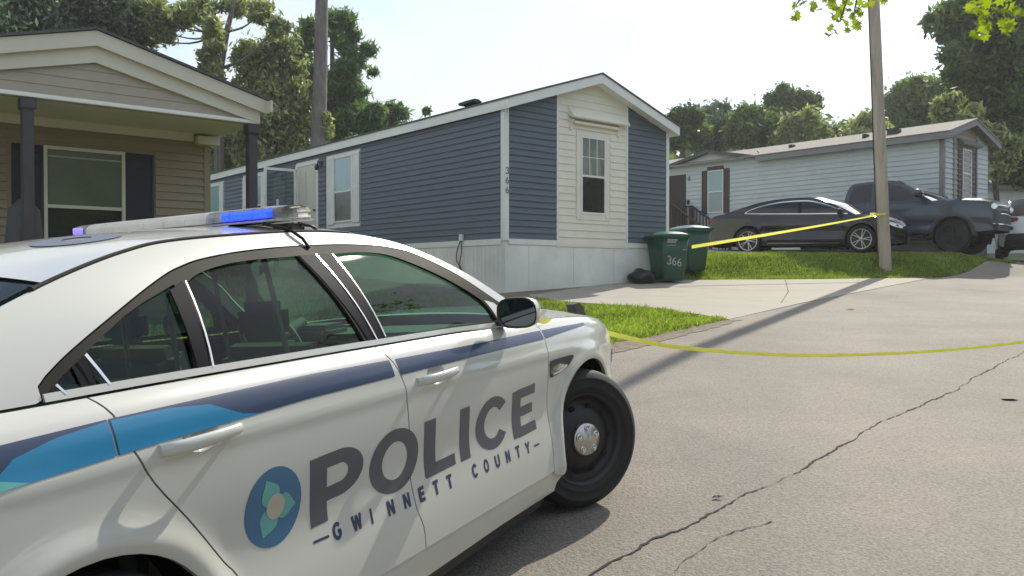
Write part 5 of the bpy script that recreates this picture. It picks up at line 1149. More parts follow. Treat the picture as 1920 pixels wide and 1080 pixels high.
# ------------------------------------------------------------------ parked vehicles
class Veh:
    def __init__(s, root, W, belt, rail, tum=0.45, fa=1.4, ra=-1.4, R=0.33, nose=(1.5, 0.9, 0.25), tail=(-1.8, 0.7, 0.14), flare=0.02):
        s.root = root; s.W = W / 2; s.belt = belt; s.rail = rail; s.tum = tum; s.fa = fa; s.ra = ra; s.R = R; s.nose = nose; s.tail = tail; s.fl = flare
    def half(s, x, z):
        x = np.asarray(x, float); z = np.asarray(z, float); b = interp_s(x, s.belt); d = b - z
        lo = s.W - 0.07 * np.exp(-np.maximum(d, 0) / 0.06) - 0.018 * np.exp(-((z - b * 0.55) / 0.10) ** 2) - 0.25 * np.maximum(0, 0.32 - z)
        g = np.maximum(-d, 0); hi = s.W - 0.07 - 0.22 * g - s.tum * g * g
        y = np.where(d >= 0, lo, hi); fr = np.maximum(0, (x - s.nose[0]) / s.nose[1]); rr = np.maximum(0, (s.tail[0] - x) / s.tail[1])
        y = y * (1 - s.nose[2] * fr ** 2.3) * (1 - s.tail[2] * rr ** 2.2)
        for wx in (s.fa, s.ra):
            r = np.sqrt((x - wx) ** 2 + (z - s.R) ** 2); y = y + s.fl * np.exp(-((r - s.R - 0.06) / 0.045) ** 2) * (z > 0.2) * (d > 0.02)
        return y
    def side(s, sg, off=0.0): return lambda P: np.column_stack([P[:, 0], sg * (s.half(P[:, 0], P[:, 1]) + off), P[:, 1]])
    def panel(s, nm, poly, mt, off=0.0, st=0.07, holes=(), rim=True, both=True, par=None):
        r = []
        for sg in ((-1, 1) if both else (-1,)):
            r.append(sheet(nm, [poly], st, s.side(sg, off), MATS[mt], par or s.root, holes=holes, rim=(0, -sg * 0.015, 0) if rim else None, flip=sg > 0))
        return r
    def skin(s, nm, edge, centre, mt, nv=16, p=2.6, p2=2.0, n=10, vr=(-1, 1), off=0.0):
        def rs(c):
            c = np.array(c, float); d = np.r_[0, np.cumsum(np.linalg.norm(np.diff(c, axis=0), axis=1))]; t = np.linspace(0, d[-1], n); return np.column_stack([np.interp(t, d, c[:, k]) for k in range(2)])
        E_, C_ = rs(edge), rs(centre); V = []; v = np.linspace(vr[0], vr[1], nv)
        for i in range(n):
            xe, ze = E_[i]; ye = float(s.half(xe, ze)); xc, zc = C_[i]
            for q in v: a = abs(q); V.append((xc + (xe - xc) * a ** p2, ye * q, zc + (ze - zc) * a ** p + off))
        F = [(i * nv + j, i * nv + j + 1, (i + 1) * nv + j + 1, (i + 1) * nv + j) for i in range(n - 1) for j in range(nv - 1)]
        return link(nm, py_mesh(nm, V, F, True), s.root, MATS[mt])
    def bottom(s, xr, xf, zb):
        r = s.R + 0.055; return [(xf, zb)] + arc_pts(s.fa, s.R, r, 0, 180, 18) + [(s.fa - r, zb)] + [(s.ra + r, zb)] + arc_pts(s.ra, s.R, r, 0, 180, 18) + [(xr, zb)]
    def wells(s):
        for sg in (-1, 1):
            for wx in (s.fa, s.ra):
                b = MB(); a_ = arc_pts(wx, s.R, s.R + 0.08, -20, 200, 16); n = len(a_); V = [(x, sg * (s.W - 0.04), z) for x, z in a_] + [(x, sg * (s.W - 0.4), z) for x, z in a_]
                b.add(V, [(i, i + 1, n + i + 1, n + i) for i in range(n - 1)] + [tuple(range(n, 2 * n))]); b.build('wheel_well', MATS['cavity'], s.root, fix=False)
mat('paint_black', (0.008, 0.008, 0.011), 0.10, coat=0.7, spec=0.25); mat('paint_slate', (0.026, 0.040, 0.062), 0.22, coat=0.8, spec=0.3); mat('paint_white', (0.62, 0.62, 0.61), 0.25, coat=0.8)
mat_glass('dark_glass', (0.10, 0.10, 0.11), 0.02, 1.3); mat_glass('screen_glass', (0.25, 0.27, 0.27), 0.05, 4.0)
def sgn_seams(v, seams, zb, mt):
    for ln in seams:
        sheetp = [(a - 0.004, b) for a, b in ln] + [(a + 0.004, b) for a, b in ln[::-1]]; v.panel('door_gap', sheetp, 'cavity', 0.002, 0.2, rim=False)

def place(x, y, bearing, dz=0.0):
    return Matrix.Translation((x, y, dz)) @ Matrix.Rotation(rad(bearing), 4, 'Z')
# black sedan
SX, SY, SB = 8.14, 23.1, -28
srt = empty('parked_sedan', matrix=place(SX, SY, SB, 2.175), label='glossy black parked sedan with split spoke silver wheels', cat='car')
BL = smooth_line([(-2.50, 0.90), (-2.38, 1.0), (-2.0, 1.055), (-1.3, 1.02), (0, 0.975), (0.8, 0.955), (1.25, 0.93), (1.8, 0.855), (2.15, 0.76), (2.38, 0.62)], 5)
RL = smooth_line([(-2.05, 1.06), (-1.6, 1.20), (-1.1, 1.335), (-0.6, 1.405), (-0.1, 1.425), (0.2, 1.405), (0.55, 1.30), (0.9, 1.145), (1.28, 0.935)], 5)
v = Veh(srt, 1.84, BL, RL, 0.42, 1.41, -1.41, 0.335, nose=(1.35, 1.03, 0.30), tail=(-1.7, 0.8, 0.20))
body = [(a, z - 0.002) for a, z in BL] + [(2.42, 0.5), (2.38, 0.22)] + v.bottom(-2.40, 2.0, 0.20) + [(-2.52, 0.5)]
v.panel('body_side', body, 'paint_black')
sgn_seams(v, [[(-1.2, 1.0), (-1.12, 0.8), (-0.98, 0.6), (-0.92, 0.3)], [(-0.12, 0.97), (-0.08, 0.6), (-0.08, 0.28)], [(1.02, 0.93), (1.0, 0.6), (0.98, 0.28)]], 0.28, 'cavity')
win = smooth_line([(-1.50, 1.065), (-1.42, 1.12), (-1.1, 1.235), (-0.6, 1.33), (-0.1, 1.352), (0.2, 1.33), (0.55, 1.225), (0.85, 1.095), (1.08, 0.975)], 4)
wl = win + [(a, z + 0.012) for a, z in sub(BL, 1.08, -1.50)]
sc2 = lambda pl, k, c: [(c[0] + (a - c[0]) * k, c[1] + (b - c[1]) * (k if k > 0.9 else k)) for a, b in pl]
inner = [(a * 0.975 - 0.004, 1.13 + (z - 1.13) * 0.86) for a, z in wl]
v.panel('window_trim', wl, 'chrome', 0.002, holes=[inner]); v.panel('side_window', inner, 'dark_glass', -0.004, rim=False)
v.panel('window_pillar', [(-0.16, 1.30), (-0.06, 1.30), (-0.03, 1.0), (-0.13, 1.0)], 'pillar_gloss', 0.0, rim=False)
v.panel('pillar_panel', sub(RL, -2.05, 1.28) + [(1.12, 0.955)] + [(a, z + 0.003) for a, z in win[::-1]] + [(a, z) for a, z in sub(BL, -1.52, -2.05)], 'paint_black', 0.001)
v.skin('bonnet', sub(BL, 1.28, 2.38), [(1.45, 1.0), (1.9, 0.975), (2.3, 0.87), (2.47, 0.68)], 'paint_black'); v.skin('front_bumper', [(2.38, 0.62), (2.42, 0.45), (2.36, 0.2)], [(2.47, 0.66), (2.50, 0.45), (2.45, 0.2)], 'paint_black', p=3)
v.skin('windscreen', sub(RL, 1.28, 0.25), [(1.50, 1.0), (1.10, 1.26), (0.50, 1.455)], 'screen_glass'); v.skin('roof', sub(RL, 0.25, -1.15), [(0.50, 1.455), (-0.2, 1.475), (-1.2, 1.39)], 'paint_black')
v.skin('rear_window', sub(RL, -1.15, -2.05), [(-1.2, 1.385), (-1.7, 1.22), (-2.1, 1.08)], 'dark_glass'); v.skin('boot_lid', sub(BL, -2.05, -2.5), [(-2.1, 1.08), (-2.45, 1.05), (-2.56, 0.92)], 'paint_black'); v.skin('rear_bumper', [(-2.5, 0.90), (-2.52, 0.5), (-2.4, 0.2)], [(-2.56, 0.92), (-2.60, 0.5), (-2.48, 0.2)], 'paint_black', p=3)
v.panel('headlight', [(2.02, 0.76), (2.22, 0.70), (2.36, 0.63), (2.34, 0.58), (2.2, 0.60), (2.05, 0.68)], 'lamp_clear', 0.004); v.panel('tail_light', [(-2.49, 0.90), (-2.485, 0.85), (-2.33, 0.86), (-2.35, 0.91)], 'lamp_red', 0.004)
v.panel('sill_trim', [(-0.9, 0.27), (0.9, 0.25), (0.9, 0.235), (-0.9, 0.25)], 'chrome', 0.008, rim=False)
for dx in (-0.92, 0.18): v.panel('handle', [(dx - 0.09, 0.865), (dx + 0.09, 0.86), (dx + 0.09, 0.842), (dx - 0.09, 0.845)], 'paint_black', 0.025)
v.wells()
for sg in (-1, 1):
    h = mirror_housing(srt, (0.86, sg * 1.0, 1.02), 0.85, sg, MATS['paint_black'], name='door_mirror')
    for wx in (1.41, -1.41): wheel(srt, wx, sg * 0.80, 0.335, sg, R_=0.335, W_=0.22, kind='brushed', rimr=0.245)
b = MB(); b.box((0, 0, 0.30), (4.3, 1.3, 0.14)); b.box((-0.3, 0, 0.75), (1.9, 1.2, 0.5)); b.build('underbody', MATS['cavity'], srt)

srt.scale = (1.02, 1.0, 1.05)
# lifted dark pickup
TX, TY, TB = 10.81, 24.1, -42
trt = empty('pickup_truck', matrix=place(TX, TY, TB, 2.16), label='dark slate pickup truck with black wheels parked beyond the sedan', cat='truck')
BLt = [(-3.05, 1.36), (-0.92, 1.36), (-0.9, 1.34), (0.0, 1.335), (1.2, 1.33), (1.9, 1.325), (2.5, 1.30), (2.78, 1.24), (2.84, 1.10)]
RLt = smooth_line([(-0.93, 1.36), (-0.90, 1.62), (-0.80, 1.86), (-0.6, 1.925), (0.0, 1.945), (0.42, 1.92), (0.75, 1.76), (1.05, 1.57), (1.40, 1.335)], 5)
trt.scale = (1.0, 1.0, 1.06)
v = Veh(trt, 2.04, BLt, RLt, 0.15, 1.92, -1.83, 0.43, nose=(2.1, 0.75, 0.08), tail=(-2.8, 0.4, 0.03), flare=0.045)
body = BLt + [(2.86, 0.9), (2.84, 0.55)] + v.bottom(-3.0, 2.40, 0.52) + [(-3.06, 0.9)]
v.panel('body_side', body, 'paint_slate')
sgn_seams(v, [[(-0.93, 1.34), (-0.93, 0.55)], [(-0.12, 1.33), (-0.12, 0.55)], [(1.30, 1.33), (1.28, 0.95), (1.25, 0.55)]], 0.5, 'cavity')
g1 = [(-0.80, 1.38), (-0.78, 1.60), (-0.70, 1.82), (-0.55, 1.86), (-0.19, 1.87), (-0.17, 1.38)]; g2 = [(-0.08, 1.38), (-0.10, 1.87), (0.30, 1.85), (0.60, 1.75), (0.85, 1.60), (1.10, 1.42), (1.10, 1.38)]
v.panel('cab_side', sub(RLt, -0.9, 1.40) + [(1.30, 1.345), (-0.91, 1.345)], 'paint_slate', 0.0, holes=[g1, g2]); v.panel('side_window', g1, 'dark_glass', -0.006, rim=False); v.panel('side_window', g2, 'dark_glass', -0.006, rim=False)
v.skin('bonnet', [(1.40, 1.332), (2.0, 1.325), (2.5, 1.30), (2.78, 1.24)], [(1.62, 1.38), (2.1, 1.41), (2.6, 1.38), (2.84, 1.28)], 'paint_slate', p=4); v.skin('windscreen', sub(RLt, 1.40, 0.45), [(1.62, 1.37), (1.1, 1.68), (0.6, 1.95)], 'screen_glass', p=4)
v.skin('roof', sub(RLt, 0.45, -0.70), [(0.6, 1.95), (0, 1.975), (-0.75, 1.93)], 'paint_slate', p=4); v.skin('rear_window', [(-0.70, 1.90), (-0.9, 1.62), (-0.93, 1.36)], [(-0.75, 1.93), (-0.95, 1.62), (-0.97, 1.36)], 'dark_glass', p=4)
v.skin('grille_face', [(2.78, 1.24), (2.84, 1.10), (2.86, 0.9), (2.84, 0.55)], [(2.84, 1.28), (2.95, 1.12), (2.97, 0.9), (2.94, 0.55)], 'black_steel', p=5, p2=4)
v.skin('tonneau', [(-0.98, 1.355), (-3.05, 1.355)], [(-0.98, 1.37), (-3.05, 1.37)], 'black_steel', n=4)
v.skin('tailgate', [(-3.05, 1.355), (-3.06, 0.9), (-3.0, 0.55)], [(-3.1, 1.36), (-3.12, 0.9), (-3.05, 0.55)], 'paint_slate', p=4)
for z, w, m_ in ((1.16, 0.75, 'chrome'), (1.05, 0.75, 'black_metal'), (0.96, 0.75, 'chrome'), (0.70, 0.92, 'chrome')):
    b = MB(); b.tube(smooth_line([(2.84, -w, z), (2.95, -w * 0.6, z), (2.99, 0, z), (2.95, w * 0.6, z), (2.84, w, z)], 4), 0.022, 8); b.build('grille_bar', MATS[m_], trt)
b = MB(); b.box((2.99, 0, 1.06), (0.03, 0.26, 0.09), bev=0.01); b.build('emblem', MATS['chrome'], trt)
for sg in (-1, 1):
    b = MB(); b.box((2.84, sg * 0.80, 1.13), (0.14, 0.30, 0.14), Matrix.Rotation(rad(-sg * 18), 3, 'Z'), bev=0.03); b.build('headlight', MATS['lamp_clear'], trt)
    b = MB(); b.box((2.92, sg * 0.78, 0.66), (0.08, 0.22, 0.10), bev=0.02); b.build('fog_light', MATS['black_metal'], trt)
    mirror_housing(trt, (1.08, sg * 1.22, 1.52), 1.25, sg, MATS['paint_slate'])
    b = MB(); b.tube([(1.15, sg * 0.92, 1.44), (1.15, sg * 1.14, 1.48)], 0.03, 8); b.build('mirror_arm', MATS['black_metal'], trt)
    b = MB(); b.box((0.1, sg * 1.0, 0.45), (2.3, 0.14, 0.06), bev=0.02); b.build('side_step', MATS['black_metal'], trt)
    for wx in (1.92, -1.83): wheel(trt, wx, sg * 0.86, 0.43, sg, rad(-6) if wx > 0 else 0, R_=0.43, W_=0.28, kind='black_steel', rimr=0.26)
v.panel('wheel_arch', arc_pts(1.92, 0.43, 0.565, 0, 180, 16) + arc_pts(1.92, 0.43, 0.49, 180, 0, 16), 'dark_plastic', 0.03); v.panel('wheel_arch', arc_pts(-1.83, 0.43, 0.565, 0, 180, 16) + arc_pts(-1.83, 0.43, 0.49, 180, 0, 16), 'dark_plastic', 0.03)
for dx in (-0.30, 0.75): pass
v.panel('handle', [(0.02, 1.215), (0.22, 1.215), (0.22, 1.185), (0.02, 1.185)], 'chrome', 0.03)
v.wells()
b = MB(); b.box((0, 0, 0.62), (5.2, 1.2, 0.18)); b.box((0.2, 0, 1.1), (1.8, 1.3, 0.5)); b.build('underbody', MATS['cavity'], trt)

# white crossover seen from behind at the right edge
UX_, UY_, UB = 15.5, 25.0, 62
urt = empty('parked_crossover', matrix=place(UX_, UY_, UB, 2.10), label='white crossover seen from behind, cut off by the right edge', cat='car')
BLu = smooth_line([(-2.25, 0.95), (-2.15, 1.05), (-1.5, 1.08), (0, 1.03), (0.9, 1.0), (1.3, 0.98), (1.9, 0.90), (2.25, 0.70)], 5)
RLu = smooth_line([(-2.18, 1.06), (-2.0, 1.38), (-1.75, 1.58), (-1.2, 1.64), (-0.4, 1.665), (0.2, 1.63), (0.6, 1.45), (1.25, 0.98)], 5)
v = Veh(urt, 1.86, BLu, RLu, 0.25, 1.35, -1.33, 0.35, nose=(1.4, 0.9, 0.25), tail=(-1.7, 0.6, 0.12))
v.panel('body_side', BLu + [(2.3, 0.5), (2.2, 0.25)] + v.bottom(-2.2, 1.9, 0.28) + [(-2.32, 0.6)], 'paint_white')
g1 = [(-1.85, 1.15), (-1.7, 1.48), (-1.2, 1.56), (-0.2, 1.58), (0.2, 1.53), (0.6, 1.32), (0.95, 1.07)]
v.panel('cab_side', sub(RLu, -2.15, 1.25) + [(1.2, 0.985)] + [(a, z - 0.002) for a, z in sub(BLu, 1.15, -2.12)], 'paint_white', 0.001, holes=[g1]); v.panel('side_window', g1, 'dark_glass', -0.006, rim=False)
v.skin('roof', sub(RLu, 0.25, -1.75), [(0.4, 1.66), (-0.4, 1.71), (-1.85, 1.63)], 'paint_white', p=3.5); v.skin('windscreen', sub(RLu, 1.25, 0.25), [(1.45, 1.02), (0.4, 1.66)], 'dark_glass'); v.skin('bonnet', sub(BLu, 1.25, 2.25), [(1.45, 1.02), (2.0, 0.98), (2.33, 0.75)], 'paint_white')
v.skin('rear_window', [(-1.75, 1.58), (-2.0, 1.38), (-2.14, 1.12)], [(-1.85, 1.63), (-2.1, 1.40), (-2.25, 1.14)], 'dark_glass', p=4, vr=(-0.9, 0.9)); v.skin('tailgate', [(-1.75, 1.575), (-2.0, 1.375), (-2.16, 1.08), (-2.25, 0.95), (-2.32, 0.62)], [(-1.83, 1.62), (-2.08, 1.39), (-2.24, 1.10), (-2.33, 0.95), (-2.40, 0.62)], 'paint_white', p=4, off=-0.006)
v.skin('rear_bumper', [(-2.31, 0.64), (-2.30, 0.45), (-2.15, 0.3)], [(-2.45, 0.64), (-2.47, 0.45), (-2.3, 0.3)], 'dark_plastic', p=4)
v.panel('tail_light', [(-2.24, 0.99), (-2.20, 1.10), (-1.85, 1.08), (-1.95, 0.98)], 'lamp_red', 0.008)
for sg in (-1, 1):
    b = MB(); b.box((-2.27, sg * 0.66, 1.03), (0.06, 0.34, 0.13), Matrix.Rotation(rad(sg * 10), 3, 'Z'), bev=0.025); b.build('tail_light', MATS['lamp_red'], urt)
    for wx in (1.35, -1.33): wheel(urt, wx, sg * 0.80, 0.35, sg, R_=0.35, W_=0.23, kind='black_steel', rimr=0.24)
v.wells()
b = MB(); b.box((0, 0, 0.4), (4.0, 1.3, 0.2)); b.box((-0.3, 0, 0.85), (2.6, 1.3, 0.6)); b.build('underbody', MATS['cavity'], urt)
mk = MB(); mk.box((0, 0, 0), (0.01, 0.30, 0.12)); q = mk.build('number_plate', MATS['paper_white'], urt); q.location = (-2.39, 0.0, 0.80)

# ------------------------------------------------------------------ trees
mat('bark', (0.11, 0.09, 0.07), 0.9, var=0.35, vscale=7, bump=0.9, bscale=22, stretch=(1, 1, 0.25), bdist=0.03)
mat('bark_grey', (0.17, 0.15, 0.14), 0.9, var=0.3, vscale=8, bump=0.9, bscale=22, stretch=(1, 1, 0.25), bdist=0.03)
mat_leaf('leaf_dark', (0.035, 0.062, 0.026), (0.17, 0.23, 0.09), 0.45, 0.5)
mat_leaf('leaf_mid', (0.04, 0.072, 0.028), (0.20, 0.27, 0.10), 0.45, 0.5)
mat_leaf('leaf_olive', (0.045, 0.065, 0.03), (0.50, 0.54, 0.26), 0.42, 0.7, tcol=(1.25, 1.35, 0.75), spec=0.6)
mat_leaf('leaf_pine', (0.035, 0.075, 0.035), (0.17, 0.27, 0.12), 0.4, 0.6)
mat_leaf('leaf_blue', (0.035, 0.058, 0.045), (0.19, 0.24, 0.16), 0.4, 0.6, tcol=(1.2, 1.4, 0.9))
mat_leaf('leaf_maple', (0.10, 0.16, 0.010), (0.22, 0.28, 0.03), 0.55, 1.5, tcol=(1.9, 1.9, 0.5))
mat_leaf('grass_blade', (0.06, 0.095, 0.015), (0.34, 0.43, 0.09), 0.4, 1.6, tcol=(1.6, 1.7, 0.5))
def leaf_mesh(name, C, size, elong=1.0, droop=0.0):
    n = len(C); d = rng.normal(size=(n, 3)); d[:, 2] -= droop; d /= np.linalg.norm(d, axis=1)[:, None]
    e = rng.normal(size=(n, 3)); e -= (e * d).sum(1)[:, None] * d; e /= np.linalg.norm(e, axis=1)[:, None]
    s = size * (0.6 + 0.8 * rng.random(n))[:, None]
    V = np.stack([C - d * s * elong * 0.5, C + e * s * 0.30 - d * s * 0.05, C + d * s * elong * 0.5, C - e * s * 0.30 - d * s * 0.05], 1).reshape(-1, 3)
    F = np.arange(4 * n).reshape(-1, 4); return fast_mesh(name, V, F)
def clump_points(clumps, n, hollow=0.55, sub_n=26, sub_r=0.24):
    R = np.array([c[3] for c in clumps]); w = R ** 2; w = w / w.sum(); out = []
    for c, k in zip(clumps, (w * n).astype(int)):
        if k < 1: continue
        m = max(4, int(sub_n)); u = rng.normal(size=(m, 3)); u /= np.linalg.norm(u, axis=1)[:, None]
        rr = (hollow + (1 - hollow) * rng.random(m))[:, None]; sc_ = np.array([c[3], c[3], c[3] * (c[4] if len(c) > 4 else 0.85)])
        sub_c = np.array(c[:3]) + u * rr * sc_; j = rng.integers(0, m, k); g = rng.normal(size=(k, 3)) * np.array([1, 1, 0.75])
        out.append(sub_c[j] + g * 0.72 * c[3] * sub_r * (0.5 + 1.0 * rng.random(m))[j][:, None])
    A_ = np.concatenate(out); k = rng.random(len(A_)) < 0.14; A_[k] += rng.normal(size=(k.sum(), 3)) * np.median(R) * 0.28; return A_
def tree(name, label, base, trunk, clumps, n, size, lm, bm_='bark', elong=1.6, droop=0.0, group=None, limbs=True, cat='tree', hollow=0.5, sub_n=26, sub_r=0.24):
    base = Vector(base); root = empty(name, base, 0, label, cat, group)
    b = MB(); T = [Vector(p) - base for p, r in trunk]; b.tube(T, [r for p, r in trunk], 12); b.build('trunk', MATS[bm_], root)
    if limbs:
        for c in sorted(clumps, key=lambda c: -c[3])[:14]:
            e = Vector(c[:3]) - base; k = min(range(len(T)), key=lambda i: (T[i] - e).length + (3 if T[i].z > e.z else 0)); s0 = T[k]; mid = s0.lerp(e, 0.5) + Vector((0, 0, -0.1 * (e - s0).length))
            r0 = trunk[k][1] * 0.45; bb = MB(); bb.tube(smooth_line([tuple(s0), tuple(mid), tuple(e)], 4), [r0 * (1 - 0.09 * i) for i in range(9)], 6); bb.build('branch', MATS[bm_], root)
    P = clump_points(clumps, n, hollow, sub_n, sub_r) - np.array(base); o = link('crown', leaf_mesh('crown', P, size, elong, droop), root, MATS[lm]); return root
def PC(lst, Y, dy=0.8):
    """clumps given by where they show and how wide: (px, py, r_px) at distance Y"""
    o = []
    for q in lst:
        p = at(q[0], q[1], Y + rng.uniform(-dy, dy)); o.append((p.x, p.y, p.z, q[2] / FPX * Y, q[3] if len(q) > 3 else 0.85))
    return o
def trunkp(lst, Y): return [(tuple(at(a, b, Y)), r) for a, b, r in lst]

# left: dark pines behind the tan house
for Y, cl, lab, tk in (
    (30, [(-40, 40, 90), (40, 30, 75), (110, 20, 70), (20, 90, 60), (120, 85, 45), (80, -40, 80)], 'dark blue-green tree behind the tan house, leftmost of the row', [(30, 400, 0.25), (40, 150, 0.2), (50, 0, 0.12)]),
    (33, [(190, 10, 60), (235, 60, 50), (200, 95, 40), (260, 20, 50), (160, 60, 40)], 'dark blue-green tree rising behind the tan house ridge', [(205, 400, 0.25), (215, 150, 0.2), (225, 0, 0.1)])):
    c = PC(cl, Y, 1.5); t = trunkp(tk, Y); tree('pine_tree', lab, t[0][0], t, c, 20000, 0.15, 'leaf_blue', elong=1.8, group=None, sub_n=40)
# leafy tree with the bright sky behind
c = PC([(290, 25, 34), (335, 35, 28), (310, 62, 20), (385, 15, 30), (400, 50, 20), (440, 10, 24), (490, 25, 24), (520, 50, 20), (350, 20, 20), (285, 70, 18)], 33.5, 1.2)
t = trunkp([(410, 420, 0.20), (412, 130, 0.16), (425, 60, 0.12), (440, 0, 0.07)], 33.5); tree('leafy_tree', 'thin olive leaved tree between the tan house and the pine trunk', t[0][0], t, c, 9000, 0.155, 'leaf_olive', 'bark_grey', elong=1.9, droop=0.5, sub_n=40, sub_r=0.24)
c = PC([(400, 75, 18, 1.2), (392, 105, 16, 1.2), (405, 135, 13, 1), (385, 130, 11, 1)], 32.8, 0.3)
t = trunkp([(414, 420, 0.10), (408, 130, 0.09), (404, 60, 0.06)], 32.8); tree('vine', 'yellow-green vine climbing the thin tree above the tan roof', t[0][0], t, c, 4000, 0.16, 'leaf_olive', limbs=False, droop=0.8, cat='vine')
# ivy-grown tree
c = PC([(470, 110, 34), (520, 100, 36), (500, 145, 42), (548, 130, 24), (470, 165, 36), (530, 180, 44), (560, 190, 26), (500, 215, 44), (560, 235, 30), (535, 260, 40), (490, 262, 26), (450, 262, 34), (430, 285, 34), (480, 300, 36), (545, 290, 30), (412, 300, 30)], 34.5, 0.5)
t = trunkp([(515, 430, 0.22), (515, 250, 0.18), (510, 120, 0.12)], 34.5); tree('ivy_covered_tree', 'bushy tree overgrown with pale olive ivy, left of the bare trunk', t[0][0], t, c, 30000, 0.17, 'leaf_olive', elong=1.5, droop=0.8, sub_n=30, hollow=0.7, sub_r=0.26)
# tall bare pine trunk
t = trunkp([(592, 420, 0.33), (597, 260, 0.32), (601, 120, 0.285), (603, 20, 0.26), (604, -120, 0.23)], 34.0)
c = PC([(612, 245, 12, 1.3), (612, 225, 9, 1.4), (585, 170, 6, 2)], 34.0, 0.1)
tree('bare_pine', 'tall bare grey pine trunk rising above the blue home', t[0][0], t, c, 1400, 0.17, 'leaf_olive', 'bark_grey', limbs=False)
# pine behind it
c = PC([(585, 50, 20), (640, 38, 26, 0.6), (570, 75, 24), (640, 65, 22), (560, 105, 26), (650, 90, 16), (665, 68, 10), (575, 140, 22), (625, 150, 22), (660, 115, 20, 0.6), (690, 95, 14, 0.6), (650, 130, 22, 0.6), (632, 175, 26), (660, 160, 16, 0.6), (655, 185, 24, 0.6), (675, 172, 12), (620, 205, 26), (665, 215, 26, 0.6), (640, 235, 30), (700, 210, 20, 0.6), (735, 205, 16, 0.6), (755, 214, 12, 0.6), (690, 232, 24, 0.6), (725, 228, 18, 0.6), (560, 230, 18), (700, 135, 8, 0.5)], 38.5, 1.2)
t = trunkp([(625, 430, 0.22), (625, 200, 0.16), (622, 60, 0.08)], 38.5); tree('pine_tree', 'dark green pine with tiered boughs right of the bare trunk', t[0][0], t, c, 50000, 0.145, 'leaf_pine', elong=2.6, sub_n=34, hollow=0.3)
c = PC([(800, 208, 6), (720, 250, 16), (680, 265, 14)], 41, 1); t = trunkp([(735, 430, 0.2), (735, 260, 0.1)], 41); tree('leafy_tree', 'small green treetop just showing over the blue roof', t[0][0], t, c, 2500, 0.2, 'leaf_mid')
# right: the far tree line, tree by tree
far = [
 (48, [(1270, 235, 22), (1290, 222, 22), (1262, 262, 20), (1300, 250, 26)], 'leaf_dark', 'dark round treetop right behind the blue home'),
 (52, [(1330, 225, 26), (1350, 208, 18), (1320, 255, 30), (1360, 240, 26), (1335, 270, 26)], 'leaf_blue', 'blue-green tree behind the grey roof, second from the left'),
 (50, [(1405, 225, 30), (1430, 240, 30), (1395, 255, 30), (1440, 262, 26)], 'leaf_dark', 'smooth dark tree behind the grey roof, left of the tallest one'),
 (58, [(1450, 185, 13), (1470, 175, 15), (1462, 205, 22), (1500, 190, 20), (1520, 205, 16), (1530, 188, 10), (1485, 225, 26), (1440, 205, 10)], 'leaf_dark', 'tallest dark open crowned tree behind the grey roof'),
 (47, [(1490, 240, 24), (1515, 225, 18), (1530, 250, 22), (1465, 262, 20), (1505, 265, 24)], 'leaf_olive', 'sunlit yellow-green tree below the tallest dark tree'),
 (62, [(1560, 258, 24), (1590, 250, 22), (1610, 240, 16), (1575, 268, 20)], 'leaf_dark', 'low dark trees at the gap left of the pole'),
 (48, [(1610, 240, 16), (1630, 232, 18), (1645, 250, 22), (1605, 262, 22), (1625, 220, 9)], 'leaf_olive', 'pale green sunlit tree directly left of the pole'),
 (52, [(1680, 200, 24), (1700, 170, 22), (1730, 180, 34), (1765, 185, 34), (1690, 225, 30), (1740, 225, 40), (1785, 215, 30), (1720, 155, 12), (1775, 160, 16)], 'leaf_mid', 'broad rounded green tree right of the pole'),
]
for Y, cl, lm, lab in far:
    c = PC(cl, Y, 1.5); mx_ = sum(q[0] for q in cl) / len(cl); t = trunkp([(mx_, 440, 0.25), (mx_, min(q[1] for q in cl) + 30, 0.12)], Y)
    tree('leafy_tree', lab, t[0][0], t, c, 16000 if len(cl) < 7 else 26000, 0.21, lm, group='trees beyond the grey home', sub_n=30, sub_r=0.28)
# big dark tree at the right edge
c = PC([(1760, 40, 22), (1785, 60, 26), (1745, 35, 10), (1800, 20, 34), (1790, 105, 22), (1830, 70, 44), (1880, 60, 60), (1780, 140, 14), (1815, 130, 30), (1860, 140, 50), (1915, 150, 60), (1800, 165, 20), (1840, 200, 40), (1900, 220, 50), (1790, 190, 20), (1810, 225, 26), (1860, 260, 30), (1930, 280, 50), (1880, 300, 26), (1905, 330, 26), (1960, 60, 60), (1870, 0, 60)], 36, 1.5)
t = trunkp([(1840, 470, 0.36), (1838, 300, 0.30), (1830, 180, 0.22), (1820, 60, 0.14)], 36.5); tree('leafy_tree', 'large dark shade tree filling the right edge above the grey home', t[0][0], t, c, 60000, 0.21, 'leaf_dark', elong=1.5, sub_n=46, sub_r=0.28)
c = PC([(1770, 205, 22), (1790, 185, 12), (1800, 225, 20), (1825, 215, 16), (1860, 250, 20), (1885, 300, 20), (1900, 270, 16), (1770, 225, 14), (1870, 320, 14)], 28.5, 0.5)
t = trunkp([(1880, 470, 0.1), (1860, 300, 0.08), (1800, 210, 0.04)], 28.5); tree('leafy_tree', 'light green young tree in front of the dark shade tree, beside the grey gable', t[0][0], t, c, 9000, 0.16, 'leaf_olive', sub_n=30)
# distant wood closing the horizon
o = link('woodland', leaf_mesh('woodland', np.column_stack([rng.uniform(-130, 150, 90000), 78 + rng.normal(size=90000) * 4, 2 + 12.0 * rng.random(90000) ** 0.8 + 1.5 * np.sin(rng.uniform(0, 6, 90000))]), 0.9), None, MATS['leaf_dark']); tag(o, kind='stuff')
